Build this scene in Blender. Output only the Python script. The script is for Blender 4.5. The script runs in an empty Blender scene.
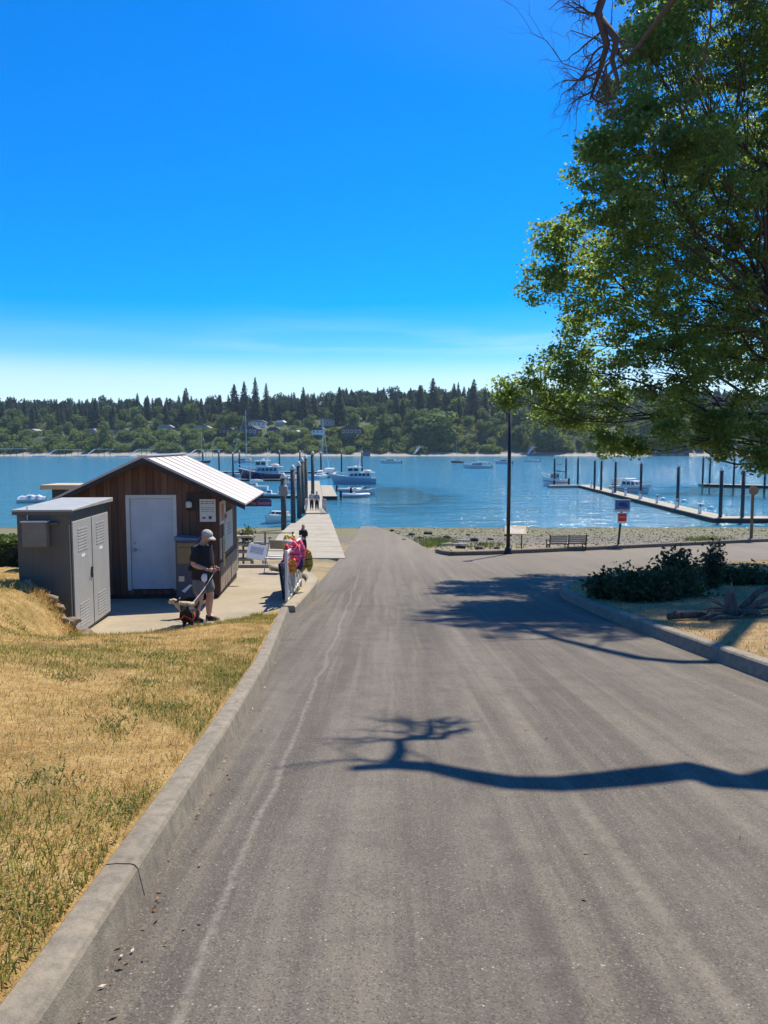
import bpy, math, random
import numpy as np
from mathutils import Vector, Matrix, noise as mnoise

random.seed(7); RNG = np.random.default_rng(7)
SC = bpy.context.scene
COL = SC.collection
R = math.radians

# ------------------------------------------------------------------ camera
F = 769.0; PITCH = R(4.9); CAMZ = 1.6
cam = bpy.data.objects.new('camera', bpy.data.cameras.new('camera')); COL.objects.link(cam)
cam.location = (0, 0, CAMZ); cam.rotation_euler = (R(90) - PITCH, 0, 0)
cam.data.sensor_fit = 'VERTICAL'; cam.data.sensor_height = 24; cam.data.lens = 24 * F / 1024
cam.data.clip_start = 0.05; cam.data.clip_end = 6000
SC.camera = cam

# ------------------------------------------------------------------ light
SUN_EL, SUN_AZ = 55.0, 29.0            # azimuth measured from +Y towards +X
W = bpy.data.worlds.new('World'); SC.world = W; W.use_nodes = True
def build_world():
    nt = W.node_tree; n = nt.nodes; l = nt.links
    for x in list(n): n.remove(x)
    out = n.new('ShaderNodeOutputWorld'); bg = n.new('ShaderNodeBackground'); bg.inputs['Strength'].default_value = 0.125
    sky = n.new('ShaderNodeTexSky'); sky.sky_type = 'NISHITA'; sky.sun_disc = False
    sky.sun_elevation = R(SUN_EL); sky.sun_rotation = R(SUN_AZ)
    sky.altitude = 0; sky.air_density = 1.0; sky.dust_density = 0.15; sky.ozone_density = 4.0
    hs = n.new('ShaderNodeHueSaturation'); hs.inputs['Saturation'].default_value = 1.45; hs.inputs['Value'].default_value = .95; hs.inputs['Hue'].default_value = .511
    l.new(sky.outputs['Color'], hs.inputs['Color'])
    tc0 = n.new('ShaderNodeTexCoord'); sp0 = n.new('ShaderNodeSeparateXYZ'); l.new(tc0.outputs['Generated'], sp0.inputs[0])
    for nm, a_, b_ in (('Saturation', 1.75, 1.45), ('Value', .84, .92)):      # deeper blue towards the horizon, as on a very dry clear day
        mr = n.new('ShaderNodeMapRange'); mr.inputs[1].default_value = .06; mr.inputs[2].default_value = .50; mr.inputs[3].default_value = a_; mr.inputs[4].default_value = b_; mr.interpolation_type = 'SMOOTHSTEP'; l.new(sp0.outputs['Z'], mr.inputs[0]); l.new(mr.outputs[0], hs.inputs[nm])
    # thin wispy cloud low over the far shore
    tc = n.new('ShaderNodeTexCoord'); sep = n.new('ShaderNodeSeparateXYZ'); l.new(tc.outputs['Generated'], sep.inputs[0])
    mp = n.new('ShaderNodeMapping'); mp.inputs['Scale'].default_value = (2.2, 2.2, 22); mp.inputs['Rotation'].default_value = (0, R(3), 0)
    l.new(tc.outputs['Generated'], mp.inputs[0])
    nz = n.new('ShaderNodeTexNoise'); nz.inputs['Scale'].default_value = 1.7; nz.inputs['Detail'].default_value = 6; nz.inputs['Roughness'].default_value = 0.55
    nz.inputs['Distortion'].default_value = 0.4
    l.new(mp.outputs[0], nz.inputs['Vector'])
    rp = n.new('ShaderNodeValToRGB'); rp.color_ramp.elements[0].position = 0.47; rp.color_ramp.elements[1].position = 0.78
    l.new(nz.outputs['Fac'], rp.inputs[0])
    el = n.new('ShaderNodeValToRGB'); cr = el.color_ramp     # by height above the horizon (sine of elevation)
    cr.elements[0].position = 0.0; cr.elements[0].color = (0.9, 0.9, 0.9, 1)
    cr.elements[1].position = 0.19; cr.elements[1].color = (0, 0, 0, 1)
    for p, v in ((0.06, 0.9), (0.095, 0.75), (0.115, 0.3), (0.128, 0.5), (0.15, 0.12)):
        e = cr.elements.new(p); e.color = (v, v, v, 1)
    l.new(sep.outputs['Z'], el.inputs[0])
    mu = n.new('ShaderNodeMath'); mu.operation = 'MULTIPLY'; l.new(rp.outputs[0], mu.inputs[0]); l.new(el.outputs[0], mu.inputs[1])
    xm = n.new('ShaderNodeMapRange'); xm.inputs[1].default_value = -.26; xm.inputs[2].default_value = -.12; xm.inputs[3].default_value = .22; xm.interpolation_type = 'SMOOTHSTEP'; l.new(sep.outputs['X'], xm.inputs[0])
    m2 = n.new('ShaderNodeMath'); m2.operation = 'MULTIPLY'; l.new(mu.outputs[0], m2.inputs[0]); l.new(xm.outputs[0], m2.inputs[1]); mu = m2
    # even low haze veil
    hz = n.new('ShaderNodeMapRange'); hz.inputs[1].default_value = 0.075; hz.inputs[2].default_value = 0.118
    hz.inputs[3].default_value = 0.58; hz.inputs[4].default_value = 0.0; hz.interpolation_type = 'SMOOTHSTEP'; l.new(sep.outputs['Z'], hz.inputs[0])
    mx = n.new('ShaderNodeMath'); mx.operation = 'MAXIMUM'; l.new(mu.outputs[0], mx.inputs[0]); l.new(hz.outputs[0], mx.inputs[1])
    mix = n.new('ShaderNodeMixRGB'); mix.inputs[2].default_value = (3.9, 5.0, 6.3, 1)
    l.new(mx.outputs[0], mix.inputs[0]); l.new(hs.outputs[0], mix.inputs[1])
    l.new(mix.outputs[0], bg.inputs['Color']); l.new(bg.outputs[0], out.inputs[0])
build_world()
sun = bpy.data.objects.new('sun', bpy.data.lights.new('sun', 'SUN')); COL.objects.link(sun)
sun.data.energy = 4.3; sun.data.angle = R(0.5); sun.data.color = (1.0, 0.91, 0.75)
SDIR = Vector((math.sin(R(SUN_AZ)) * math.cos(R(SUN_EL)), math.cos(R(SUN_AZ)) * math.cos(R(SUN_EL)), math.sin(R(SUN_EL))))
sun.rotation_euler = SDIR.to_track_quat('Z', 'Y').to_euler(); sun.location = SDIR * 60
vs = SC.view_settings; vs.view_transform = 'Standard'; vs.look = 'None'; vs.gamma = 1.0; vs.exposure = 0.7; vs.use_curve_mapping = False
SC.render.engine = 'CYCLES'
SC.cycles.use_denoising = True
SC.cycles.max_bounces = 6; SC.cycles.transparent_max_bounces = 8; SC.cycles.sample_clamp_indirect = 6

# ------------------------------------------------------------------ helpers
def ray(px, py):
    r = (px - 384) / F; u = (512 - py) / F; c, s = math.cos(PITCH), math.sin(PITCH)
    return Vector((r, c + u * s, -s + u * c))
def at(px, py, y):
    d = ray(px, py); return Vector((0, 0, CAMZ)) + d * (y / d.y)
def onz(px, py, z):
    d = ray(px, py); return Vector((0, 0, CAMZ)) + d * ((z - CAMZ) / d.z)

_PY = [-60, -20, 0, 15, 23, 38, 52, 69, 90, 140, 300]
_PZ = [6.6, 2.3, 0, -1.78, -2.6, -3.76, -4.65, -5.6, -6.7, -8.6, -10]
def _hermite(xs, ys, x):
    i = 0
    while i < len(xs) - 2 and x > xs[i + 1]: i += 1
    def sl(k):
        if k == 0: return (ys[1] - ys[0]) / (xs[1] - xs[0])
        if k == len(xs) - 1: return (ys[-1] - ys[-2]) / (xs[-1] - xs[-2])
        a = (ys[k] - ys[k-1]) / (xs[k] - xs[k-1]); b = (ys[k+1] - ys[k]) / (xs[k+1] - xs[k]); return (a + b) / 2
    h = xs[i+1] - xs[i]; t = (x - xs[i]) / h
    return ((2*t**3 - 3*t**2 + 1) * ys[i] + (t**3 - 2*t**2 + t) * h * sl(i) + (-2*t**3 + 3*t**2) * ys[i+1] + (t**3 - t**2) * h * sl(i+1))
def P(y): return _hermite(_PY, _PZ, max(-60, min(300, y)))
def lin(x, xs, ys): return float(np.interp(x, xs, ys))
def sst(a, b, x):
    t = max(0, min(1, (x - a) / (b - a))); return t * t * (3 - 2 * t)
def ong(px, py, dz=0.0):
    lo, hi = 1.0, 120.0
    for _ in range(50):
        m = (lo + hi) / 2; q = at(px, py, m)
        if q.z > P(m) + dz: lo = m
        else: hi = m
    return at(px, py, lo)

def nz3(x, y, z=0.0): return mnoise.noise(Vector((x, y, z)))

class MB:
    def __init__(s): s.v = []; s.f = []; s.m = []
    def add(s, vs, fs, mi=0):
        o = len(s.v); s.v += [tuple(v) for v in vs]; s.f += [tuple(i + o for i in f) for f in fs]; s.m += [mi] * len(fs); return s
    def box(s, lo, hi, mi=0):
        x0, y0, z0 = lo; x1, y1, z1 = hi
        return s.add([(x0,y0,z0),(x1,y0,z0),(x1,y1,z0),(x0,y1,z0),(x0,y0,z1),(x1,y0,z1),(x1,y1,z1),(x0,y1,z1)],
                     [(0,3,2,1),(4,5,6,7),(0,1,5,4),(1,2,6,5),(2,3,7,6),(3,0,4,7)], mi)
    def bar(s, a, b, w, h=None, up=(0,0,1), mi=0):
        a = Vector(a); b = Vector(b); h = h or w; d = (b - a).normalized(); up = Vector(up)
        if abs(d.dot(up)) > 0.98: up = Vector((0, 1, 0)) if abs(d.y) < .9 else Vector((1, 0, 0))
        sx = d.cross(up).normalized() * w / 2; sy = sx.cross(d).normalized() * h / 2
        vs = [a - sx - sy, a + sx - sy, a + sx + sy, a - sx + sy, b - sx - sy, b + sx - sy, b + sx + sy, b - sx + sy]
        return s.add(vs, [(0,3,2,1),(4,5,6,7),(0,1,5,4),(1,2,6,5),(2,3,7,6),(3,0,4,7)], mi)
    def tube(s, pts, rad, n=8, mi=0, caps=True):
        pts = [Vector(p) for p in pts]
        if not hasattr(rad, '__len__'): rad = [rad] * len(pts)
        o = len(s.v); prev = None
        for i, p in enumerate(pts):
            d = (pts[min(i+1, len(pts)-1)] - pts[max(i-1, 0)])
            d = d.normalized() if d.length > 1e-9 else Vector((0,0,1))
            if prev is None: a = d.orthogonal().normalized()
            else:
                a = prev - d * prev.dot(d); a = a.normalized() if a.length > 1e-6 else d.orthogonal().normalized()
            prev = a; b = d.cross(a)
            for k in range(n):
                t = 2 * math.pi * k / n; q = p + (a * math.cos(t) + b * math.sin(t)) * rad[i]; s.v.append(tuple(q))
        for i in range(len(pts) - 1):
            for k in range(n):
                k2 = (k + 1) % n; s.f.append((o + i*n + k, o + i*n + k2, o + (i+1)*n + k2, o + (i+1)*n + k)); s.m.append(mi)
        if caps:
            s.f.append(tuple(o + k for k in reversed(range(n)))); s.m.append(mi)
            s.f.append(tuple(o + (len(pts)-1)*n + k for k in range(n))); s.m.append(mi)
        return s
    def lathe(s, prof, c=(0,0,0), n=16, mi=0):
        o = len(s.v)
        for r, z in prof:
            for k in range(n):
                t = 2*math.pi*k/n; s.v.append((c[0] + r*math.cos(t), c[1] + r*math.sin(t), c[2] + z))
        for i in range(len(prof)-1):
            for k in range(n):
                k2 = (k+1) % n; s.f.append((o+i*n+k, o+i*n+k2, o+(i+1)*n+k2, o+(i+1)*n+k)); s.m.append(mi)
        s.f.append(tuple(o+k for k in reversed(range(n)))); s.m.append(mi)
        s.f.append(tuple(o+(len(prof)-1)*n+k for k in range(n))); s.m.append(mi)
        return s
    def prism(s, poly, a, b, axis='y', mi=0):
        """extrude a 2-D outline; axis y: poly is (x,z); axis z: (x,y); axis x: (y,z)"""
        def mk(p, t): return {'y': (p[0], t, p[1]), 'z': (p[0], p[1], t), 'x': (t, p[0], p[1])}[axis]
        n = len(poly); vs = [mk(p, a) for p in poly] + [mk(p, b) for p in poly]
        fs = [tuple(reversed(range(n))), tuple(range(n, 2*n))] + [(i, (i+1) % n, n + (i+1) % n, n + i) for i in range(n)]
        return s.add(vs, fs, mi)
    def blob(s, c, r, seed=0, rough=.25, sub=2, mi=0, flat=None):
        import bmesh
        bm = bmesh.new(); bmesh.ops.create_icosphere(bm, subdivisions=sub, radius=1.0)
        rr = r if hasattr(r, '__len__') else (r, r, r); vs = []
        for v in bm.verts:
            k = 1 + rough * (nz3(v.co.x*1.3 + seed*7.1, v.co.y*1.3, v.co.z*1.3) + .5*nz3(v.co.x*3 + seed, v.co.y*3, v.co.z*3))
            z = v.co.z * k * rr[2]
            if flat is not None: z = max(z, flat)
            vs.append((c[0] + v.co.x*k*rr[0], c[1] + v.co.y*k*rr[1], c[2] + z))
        fs = [tuple(v.index for v in f.verts) for f in bm.faces]; bm.free(); return s.add(vs, fs, mi)
    def build(s, name, mats, parent=None, smooth=False, bevel=0, loc=None, auto=None):
        me = bpy.data.meshes.new(name); me.from_pydata(s.v, [], s.f)
        if not isinstance(mats, (list, tuple)): mats = [mats]
        for m in mats: me.materials.append(m)
        if len(mats) > 1: me.polygons.foreach_set('material_index', s.m)
        if smooth: me.polygons.foreach_set('use_smooth', [True] * len(me.polygons))
        me.update()
        import bmesh
        bm = bmesh.new(); bm.from_mesh(me); bmesh.ops.recalc_face_normals(bm, faces=bm.faces) if len(s.f) < 6000 else None; bm.to_mesh(me); bm.free()
        o = bpy.data.objects.new(name, me); COL.objects.link(o)
        if parent: o.parent = parent
        if loc: o.location = loc
        if bevel:
            b = o.modifiers.new('bevel', 'BEVEL'); b.width = bevel; b.segments = 2; b.limit_method = 'ANGLE'; b.angle_limit = R(40)
        return o

def np_mesh(name, V, Fq, mat, parent=None):
    """V (n,3), Fq (m,k) index array"""
    me = bpy.data.meshes.new(name); k = Fq.shape[1]
    me.vertices.add(len(V)); me.vertices.foreach_set('co', np.ascontiguousarray(V, dtype=np.float32).ravel())
    me.loops.add(Fq.size); me.loops.foreach_set('vertex_index', np.ascontiguousarray(Fq, dtype=np.int32).ravel())
    me.polygons.add(len(Fq)); me.polygons.foreach_set('loop_start', np.arange(0, Fq.size, k, dtype=np.int32))
    me.update(calc_edges=True)
    me.materials.append(mat)
    if name is None: return me
    o = bpy.data.objects.new(name, me); COL.objects.link(o)
    if parent: o.parent = parent
    return o

def tag(o, label, cat, group=None):
    o['label'] = label; o['category'] = cat
    if group: o['group'] = group
    return o
def thing(name, label, cat, loc=(0,0,0), rz=0, group=None):
    o = bpy.data.objects.new(name, None); COL.objects.link(o); o.location = loc; o.rotation_euler = (0, 0, rz); o.empty_display_size = .2
    return tag(o, label, cat, group)
def struct(o): o['kind'] = 'structure'; return o
def stuff(o): o['kind'] = 'stuff'; return o
def dup(root, loc, rz=None, label=None, scale=None):
    def cp(o, par):
        c = o.copy(); COL.objects.link(c)
        if par: c.parent = par
        for ch in list(KIDS.get(o.name, [])) or [x for x in o.children]: cp(ch, c)
        return c
    c = cp(root, None); c.location = loc
    if rz is not None: c.rotation_euler = (0, 0, rz)
    if label: c['label'] = label
    if scale: c.scale = scale if hasattr(scale, '__len__') else (scale,)*3
    return c
KIDS = {}
def words(n): return ['first','second','third','fourth','fifth','sixth','seventh','eighth','ninth','tenth','eleventh','twelfth','thirteenth','fourteenth'][n]

# ------------------------------------------------------------------ materials
def srgb(r, g, b):
    f = lambda c: ((c/255) / 12.92) if c/255 <= .04045 else (((c/255) + .055) / 1.055) ** 2.4
    return (f(r), f(g), f(b))
class NT:
    def __init__(s, name):
        s.m = bpy.data.materials.new(name); s.m.use_nodes = True; s.t = s.m.node_tree; s.n = s.t.nodes
        s.b = s.n['Principled BSDF']; s.out = s.n['Material Output']; s._tc = None
    def new(s, t, **kw):
        x = s.n.new(t)
        for k, v in kw.items(): setattr(x, k, v)
        return x
    def link(s, a, b): s.t.links.new(a, b)
    def obj(s, scale=None, rot=None):
        if s._tc is None: s._tc = s.new('ShaderNodeTexCoord')
        o = s._tc.outputs['Object']
        if scale or rot:
            m = s.new('ShaderNodeMapping')
            if scale: m.inputs['Scale'].default_value = scale
            if rot: m.inputs['Rotation'].default_value = rot
            s.link(o, m.inputs[0]); o = m.outputs[0]
        return o
    def noise(s, vec, scale, detail=4, rough=.55, dist=0):
        x = s.new('ShaderNodeTexNoise'); x.inputs['Scale'].default_value = scale; x.inputs['Detail'].default_value = detail
        x.inputs['Roughness'].default_value = rough; x.inputs['Distortion'].default_value = dist
        if vec is not None: s.link(vec, x.inputs['Vector'])
        return x.outputs['Fac']
    def ramp(s, fac, stops):
        x = s.new('ShaderNodeValToRGB'); e = x.color_ramp.elements
        def c4(c): return (c, c, c, 1) if not hasattr(c, '__len__') else (*c[:3], 1)
        e[0].position, e[0].color = stops[0][0], c4(stops[0][1]); e[1].position, e[1].color = stops[-1][0], c4(stops[-1][1])
        for p, c in stops[1:-1]: q = e.new(p); q.color = c4(c)
        s.link(fac, x.inputs[0]); return x.outputs[0]
    def mix(s, fac, a, b, mode='MIX'):
        x = s.new('ShaderNodeMixRGB', blend_type=mode)
        for i, v in ((0, fac), (1, a), (2, b)):
            if hasattr(v, 'is_linked'): s.link(v, x.inputs[i])
            elif i == 0: x.inputs[0].default_value = v
            else: x.inputs[i].default_value = (*v[:3], 1) if hasattr(v, '__len__') else (v, v, v, 1)
        return x.outputs[0]
    def math(s, op, a, b=None, c=None):
        x = s.new('ShaderNodeMath', operation=op)
        for i, v in enumerate((a, b, c)):
            if v is None: continue
            if hasattr(v, 'is_linked'): s.link(v, x.inputs[i])
            else: x.inputs[i].default_value = v
        return x.outputs[0]
    def color(s, c):
        if hasattr(c, 'is_linked'): s.link(c, s.b.inputs['Base Color'])
        else: s.b.inputs['Base Color'].default_value = (*c[:3], 1)
    def rough(s, c):
        if hasattr(c, 'is_linked'): s.link(c, s.b.inputs['Roughness'])
        else: s.b.inputs['Roughness'].default_value = c
    def bump(s, h, strength=.3, dist=.02, prev=None):
        x = s.new('ShaderNodeBump'); x.inputs['Strength'].default_value = strength; x.inputs['Distance'].default_value = dist
        s.link(h, x.inputs['Height'])
        if prev is not None: s.link(prev, x.inputs['Normal'])
        s.link(x.outputs[0], s.b.inputs['Normal']); return x.outputs[0]
    def xyz(s, vec=None):
        x = s.new('ShaderNodeSeparateXYZ'); s.link(vec if vec is not None else s.obj(), x.inputs[0]); return x.outputs
_PM = {}
def pm(name, col, rough=.6, var=.15, scale=6, bump=.08, metal=0, spec=None):
    if name in _PM: return _PM[name]
    t = NT(name); v = t.obj(); f = t.noise(v, scale, 6, .6)
    a = tuple(max(0, c*(1-var)) for c in col); b = tuple(min(1, c*(1+var)) for c in col)
    t.color(t.ramp(f, [(.3, a), (.7, b)])); f2 = t.noise(v, scale*5, 3)
    t.rough(t.ramp(f2, [(.2, max(0, rough-.1)), (.8, min(1, rough+.1))])); t.b.inputs['Metallic'].default_value = metal
    if bump: t.bump(f2, bump, .01)
    if spec is not None: t.b.inputs['Specular IOR Level'].default_value = spec
    _PM[name] = t.m; return t.m

def m_asphalt():
    t = NT('asphalt'); v = t.obj(); x, y, z = t.xyz()
    big = t.noise(v, .35, 5, .6); mid = t.noise(v, 3.0, 5, .65); fine = t.noise(v, 95, 3, .7)
    streak = t.noise(t.obj(scale=(2.6, .055, 1)), 1.0, 6, .65, .25)
    streak2 = t.noise(t.obj(scale=(7, .10, 1)), 1.0, 5, .65)
    c = t.ramp(streak, [(.34, (.075, .064, .051)), (.5, (.110, .094, .075)), (.66, (.162, .139, .111))])
    c = t.mix(t.math('MULTIPLY', t.ramp(streak2, [(.50, 0), (.66, 1)]), .6), c, (.21, .18, .135))
    c = t.mix(t.ramp(big, [(.35, 0), (.7, .40)]), c, (.140, .119, .094))
    c = t.mix(t.ramp(mid, [(.3, .35), (.55, 0)]), c, (.048, .041, .034))
    # aggregate: small pale and dark stones
    vo = t.new('ShaderNodeTexVoronoi'); vo.inputs['Scale'].default_value = 150; t.link(v, vo.inputs['Vector'])
    ag = t.new('ShaderNodeSeparateColor'); t.link(vo.outputs['Color'], ag.inputs[0])
    c = t.mix(t.ramp(ag.outputs[0], [(.80, 0), (.97, .5)]), c, (.27, .235, .18))
    c = t.mix(t.ramp(ag.outputs[1], [(.70, 0), (.95, .65)]), c, (.04, .038, .037))
    vo2 = t.new('ShaderNodeTexVoronoi'); vo2.inputs['Scale'].default_value = 38; t.link(v, vo2.inputs['Vector'])
    ag2 = t.new('ShaderNodeSeparateColor'); t.link(vo2.outputs['Color'], ag2.inputs[0])
    spot = t.math('MULTIPLY', t.ramp(vo2.outputs['Distance'], [(.10, 1), (.22, 0)]), t.ramp(ag2.outputs[2], [(.86, 0), (.94, .8)]))
    c = t.mix(spot, c, (.42, .39, .33))
    # the pale worn seam running along the left lane edge
    wob = t.math('ADD', t.math('MULTIPLY', t.math('SUBTRACT', t.noise(t.obj(scale=(0, .45, 0)), 1.0, 2), .5), .20), t.math('MULTIPLY', t.math('SUBTRACT', t.noise(v, 9, 4, .75), .5), .05))
    xs = t.math('ADD', t.math('ADD', x, wob), t.math('MULTIPLY', y, .010))
    d = t.math('ABSOLUTE', t.math('ADD', xs, .66))
    seam = t.math('MULTIPLY', t.ramp(d, [(.003, .55), (.030, 0)]), t.ramp(t.noise(v, 26, 4, .75), [(.36, .05), (.60, 1)]))
    seam = t.math('MULTIPLY', seam, t.ramp(y, [(0.0, 1), (1.0, 1)]))
    c = t.mix(seam, c, (.29, .26, .21))
    d2 = t.math('ABSOLUTE', t.math('SUBTRACT', t.math('ADD', x, t.math('MULTIPLY', wob, .8)), 1.18))
    s2 = t.math('MULTIPLY', t.ramp(d2, [(.01, .32), (.09, 0)]), t.ramp(t.noise(v, 7, 4, .7), [(.4, 0), (.62, 1)]))
    c = t.mix(s2, c, (.24, .21, .165))
    d3 = t.math('ABSOLUTE', t.math('SUBTRACT', t.math('ADD', x, wob), .62))
    s3 = t.math('MULTIPLY', t.ramp(d3, [(.02, .5), (.14, 0)]), t.ramp(t.noise(v, 2.2, 4, .6), [(.45, 0), (.62, 1)]))
    c = t.mix(s3, c, (.055, .05, .045))
    # sandy, bleached boat ramp further down
    low = t.math('MULTIPLY', t.ramp(t.math('MULTIPLY', y, .01), [(.19, 0), (.40, .7)]), t.ramp(t.noise(t.obj(scale=(.5, .1, 1)), 1.2, 5), [(.3, .55), (.65, 1)]))
    c = t.mix(low, c, (.215, .182, .132))
    t.color(c); t.rough(.85); t.b.inputs['Specular IOR Level'].default_value = .3
    n1 = t.bump(fine, .55, .008); t.bump(ag.outputs[0], .25, .004, n1); return t.m
def m_concrete(name='concrete', col=(.34, .315, .265), stain=.4, dark=(.16, .145, .12)):
    t = NT(name); v = t.obj(); f = t.noise(v, .9, 6, .65); g = t.noise(v, 11, 5, .7); h = t.noise(v, 120, 2)
    c = t.ramp(f, [(.3, tuple(k*.78 for k in col)), (.7, tuple(k*1.12 for k in col))])
    c = t.mix(t.ramp(g, [(.3, stain), (.6, 0)]), c, dark)
    c = t.mix(t.ramp(h, [(.62, 0), (.75, .3)]), c, tuple(k*1.5 for k in col)); t.color(c); t.rough(.88); t.bump(h, .5, .006, t.bump(g, .3, .02)); return t.m
def m_lawn(name='dry_lawn', green=.6, k=((.24, .14, .055), (.45, .295, .115), (.56, .42, .19))):
    t = NT(name); v = t.obj(); f = t.noise(v, .9, 6, .65, .6); g = t.noise(v, 5, 6, .7); h = t.noise(v, 60, 4, .7)
    c = t.ramp(g, [(.25, k[0]), (.5, k[1]), (.72, k[2])])
    gr = t.ramp(f, [(.48, 0), (.64, green)])
    c = t.mix(gr, c, (.12, .125, .028)); c = t.mix(t.ramp(h, [(.3, .6), (.5, 0)]), c, (.09, .06, .03))
    t.color(c); t.rough(.95); t.b.inputs['Specular IOR Level'].default_value = .1; t.bump(h, .8, .03, t.bump(g, .6, .08)); return t.m
def m_beach():
    t = NT('beach_gravel'); v = t.obj(); x, y, z = t.xyz(); f = t.noise(v, .5, 6, .65); g = t.noise(v, 4, 6, .75); h = t.noise(v, 30, 3, .7)
    c = t.ramp(g, [(.32, (.055, .048, .038)), (.5, (.150, .132, .102)), (.68, (.27, .24, .19))])
    yy = t.math('ADD', t.math('MULTIPLY', y, .01), t.math('MULTIPLY', t.math('SUBTRACT', f, .5), .06))
    alg = t.ramp(yy, [(.50, .05), (.545, .25), (.585, .9), (.65, .7), (.70, .95)])
    c = t.mix(t.math('MULTIPLY', alg, t.ramp(g, [(.3, .5), (.6, .9)])), c, (.17, .165, .058))
    dry = t.ramp(yy, [(.38, .9), (.45, .6), (.49, 0)])
    c = t.mix(t.math('MULTIPLY', dry, t.ramp(f, [(.35, .2), (.6, 1)])), c, (.38, .28, .12))
    wet = t.ramp(yy, [(.655, 0), (.675, .7)])
    c = t.mix(wet, c, (.06, .065, .04))
    t.color(c); t.rough(.9); t.bump(h, .7, .05, t.bump(g, .6, .12)); return t.m
def m_water():
    t = NT('sea_water'); v = t.obj(); x, y, z = t.xyz()
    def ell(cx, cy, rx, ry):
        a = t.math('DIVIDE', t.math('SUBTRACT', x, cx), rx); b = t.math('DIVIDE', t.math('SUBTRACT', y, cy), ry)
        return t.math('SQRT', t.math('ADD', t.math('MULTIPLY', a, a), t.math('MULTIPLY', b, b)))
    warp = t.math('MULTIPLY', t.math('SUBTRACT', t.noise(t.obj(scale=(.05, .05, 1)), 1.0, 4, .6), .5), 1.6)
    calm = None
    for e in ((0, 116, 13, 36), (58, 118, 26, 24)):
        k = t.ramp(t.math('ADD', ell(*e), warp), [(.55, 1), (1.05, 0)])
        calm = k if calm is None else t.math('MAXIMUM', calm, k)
    w1 = t.noise(t.obj(scale=(.5, 1.1, 1)), 1.3, 3, .6, .3); w2 = t.noise(t.obj(scale=(.10, .25, 1)), 1.0, 3, .5)
    gust = t.noise(t.obj(scale=(.004, .03, 1)), 1.0, 4, .6)
    amp = t.math('SUBTRACT', 1.0, t.math('MULTIPLY', calm, .90))
    amp = t.math('MULTIPLY', amp, t.ramp(gust, [(.3, .8), (.65, 1.15)]))
    h = t.math('MULTIPLY', t.math('ADD', w1, t.math('MULTIPLY', w2, 1.6)), amp)
    t.bump(h, 1.0, .36)
    t.color(t.mix(t.math('MULTIPLY', calm, .85), (.05, .21, .295), (.012, .055, .06))); t.rough(.10); t.b.inputs['IOR'].default_value = 1.333  # calm patches get a dark green base colour, painting in the reflected trees
    return t.m
def m_wood(name, cols, plank=.14, axis=0, rough=.8, grain=1.0):
    """vertical boards: per-board tint, dark joints, grain along z"""
    t = NT(name); o = t.xyz(); u = t.math('DIVIDE', t.math('ADD', o[axis], t.math('MULTIPLY', o[1 - axis], .0) ), plank)
    idx = t.math('FLOOR', u); fr = t.math('FRACT', u)
    wn = t.new('ShaderNodeTexWhiteNoise', noise_dimensions='1D'); t.link(idx, wn.inputs['W'])
    sc = [18, 18, 1.2]; g = t.noise(t.obj(scale=tuple(sc)), grain, 6, .65, .4)
    c = t.ramp(wn.outputs['Value'], [(0, cols[0]), (.5, cols[1]), (1, cols[2])])
    c = t.mix(t.ramp(g, [(.3, .55), (.62, 0)]), c, tuple(k*.38 for k in cols[0]))
    wx = t.noise(t.obj(), .9, 4, .6); c = t.mix(t.ramp(wx, [(.5, 0), (.75, .35)]), c, (.17, .13, .10))
    j = t.ramp(t.math('ABSOLUTE', t.math('SUBTRACT', fr, .5)), [(.44, 0), (.485, 1)])
    c = t.mix(t.math('MULTIPLY', j, .8), c, (.012, .008, .006))
    t.color(c); t.rough(rough); t.bump(t.math('SUBTRACT', g, t.math('MULTIPLY', j, 2.5)), .5, .012); return t.m
def m_bark(name, a=(.055, .043, .033), b=(.13, .105, .085)):
    t = NT(name); g = t.noise(t.obj(scale=(6, 6, 1.5)), 1.6, 6, .7, .5); t.color(t.ramp(g, [(.3, a), (.7, b)])); t.rough(.95); t.bump(g, .9, .04); return t.m
def m_leaf(name, stops, trans=.35, tcol=(.16, .22, .03), rough=.55, vary=None, patch=None):
    t = NT(name); ge = t.new('ShaderNodeNewGeometry'); c = t.ramp(ge.outputs['Random Per Island'], stops)
    if vary:
        oi = t.new('ShaderNodeObjectInfo'); c = t.mix(t.ramp(oi.outputs['Random'], [(0, 0), (1, vary[0])]), c, vary[1])
    if patch:
        for sc, lo, hi, k, pc in patch: c = t.mix(t.math('MULTIPLY', t.ramp(t.noise(t.obj(), sc, 5, .65, .5), [(lo, 0), (hi, 1)]), k), c, pc)
    t.color(c); t.rough(rough); t.b.inputs['Specular IOR Level'].default_value = .25
    tr = t.new('ShaderNodeBsdfTranslucent'); t.link(t.mix(.5, c, tcol), tr.inputs[0])
    ms = t.new('ShaderNodeMixShader'); ms.inputs[0].default_value = trans
    t.link(t.b.outputs[0], ms.inputs[1]); t.link(tr.outputs[0], ms.inputs[2]); t.link(ms.outputs[0], t.out.inputs[0]); return t.m

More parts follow.
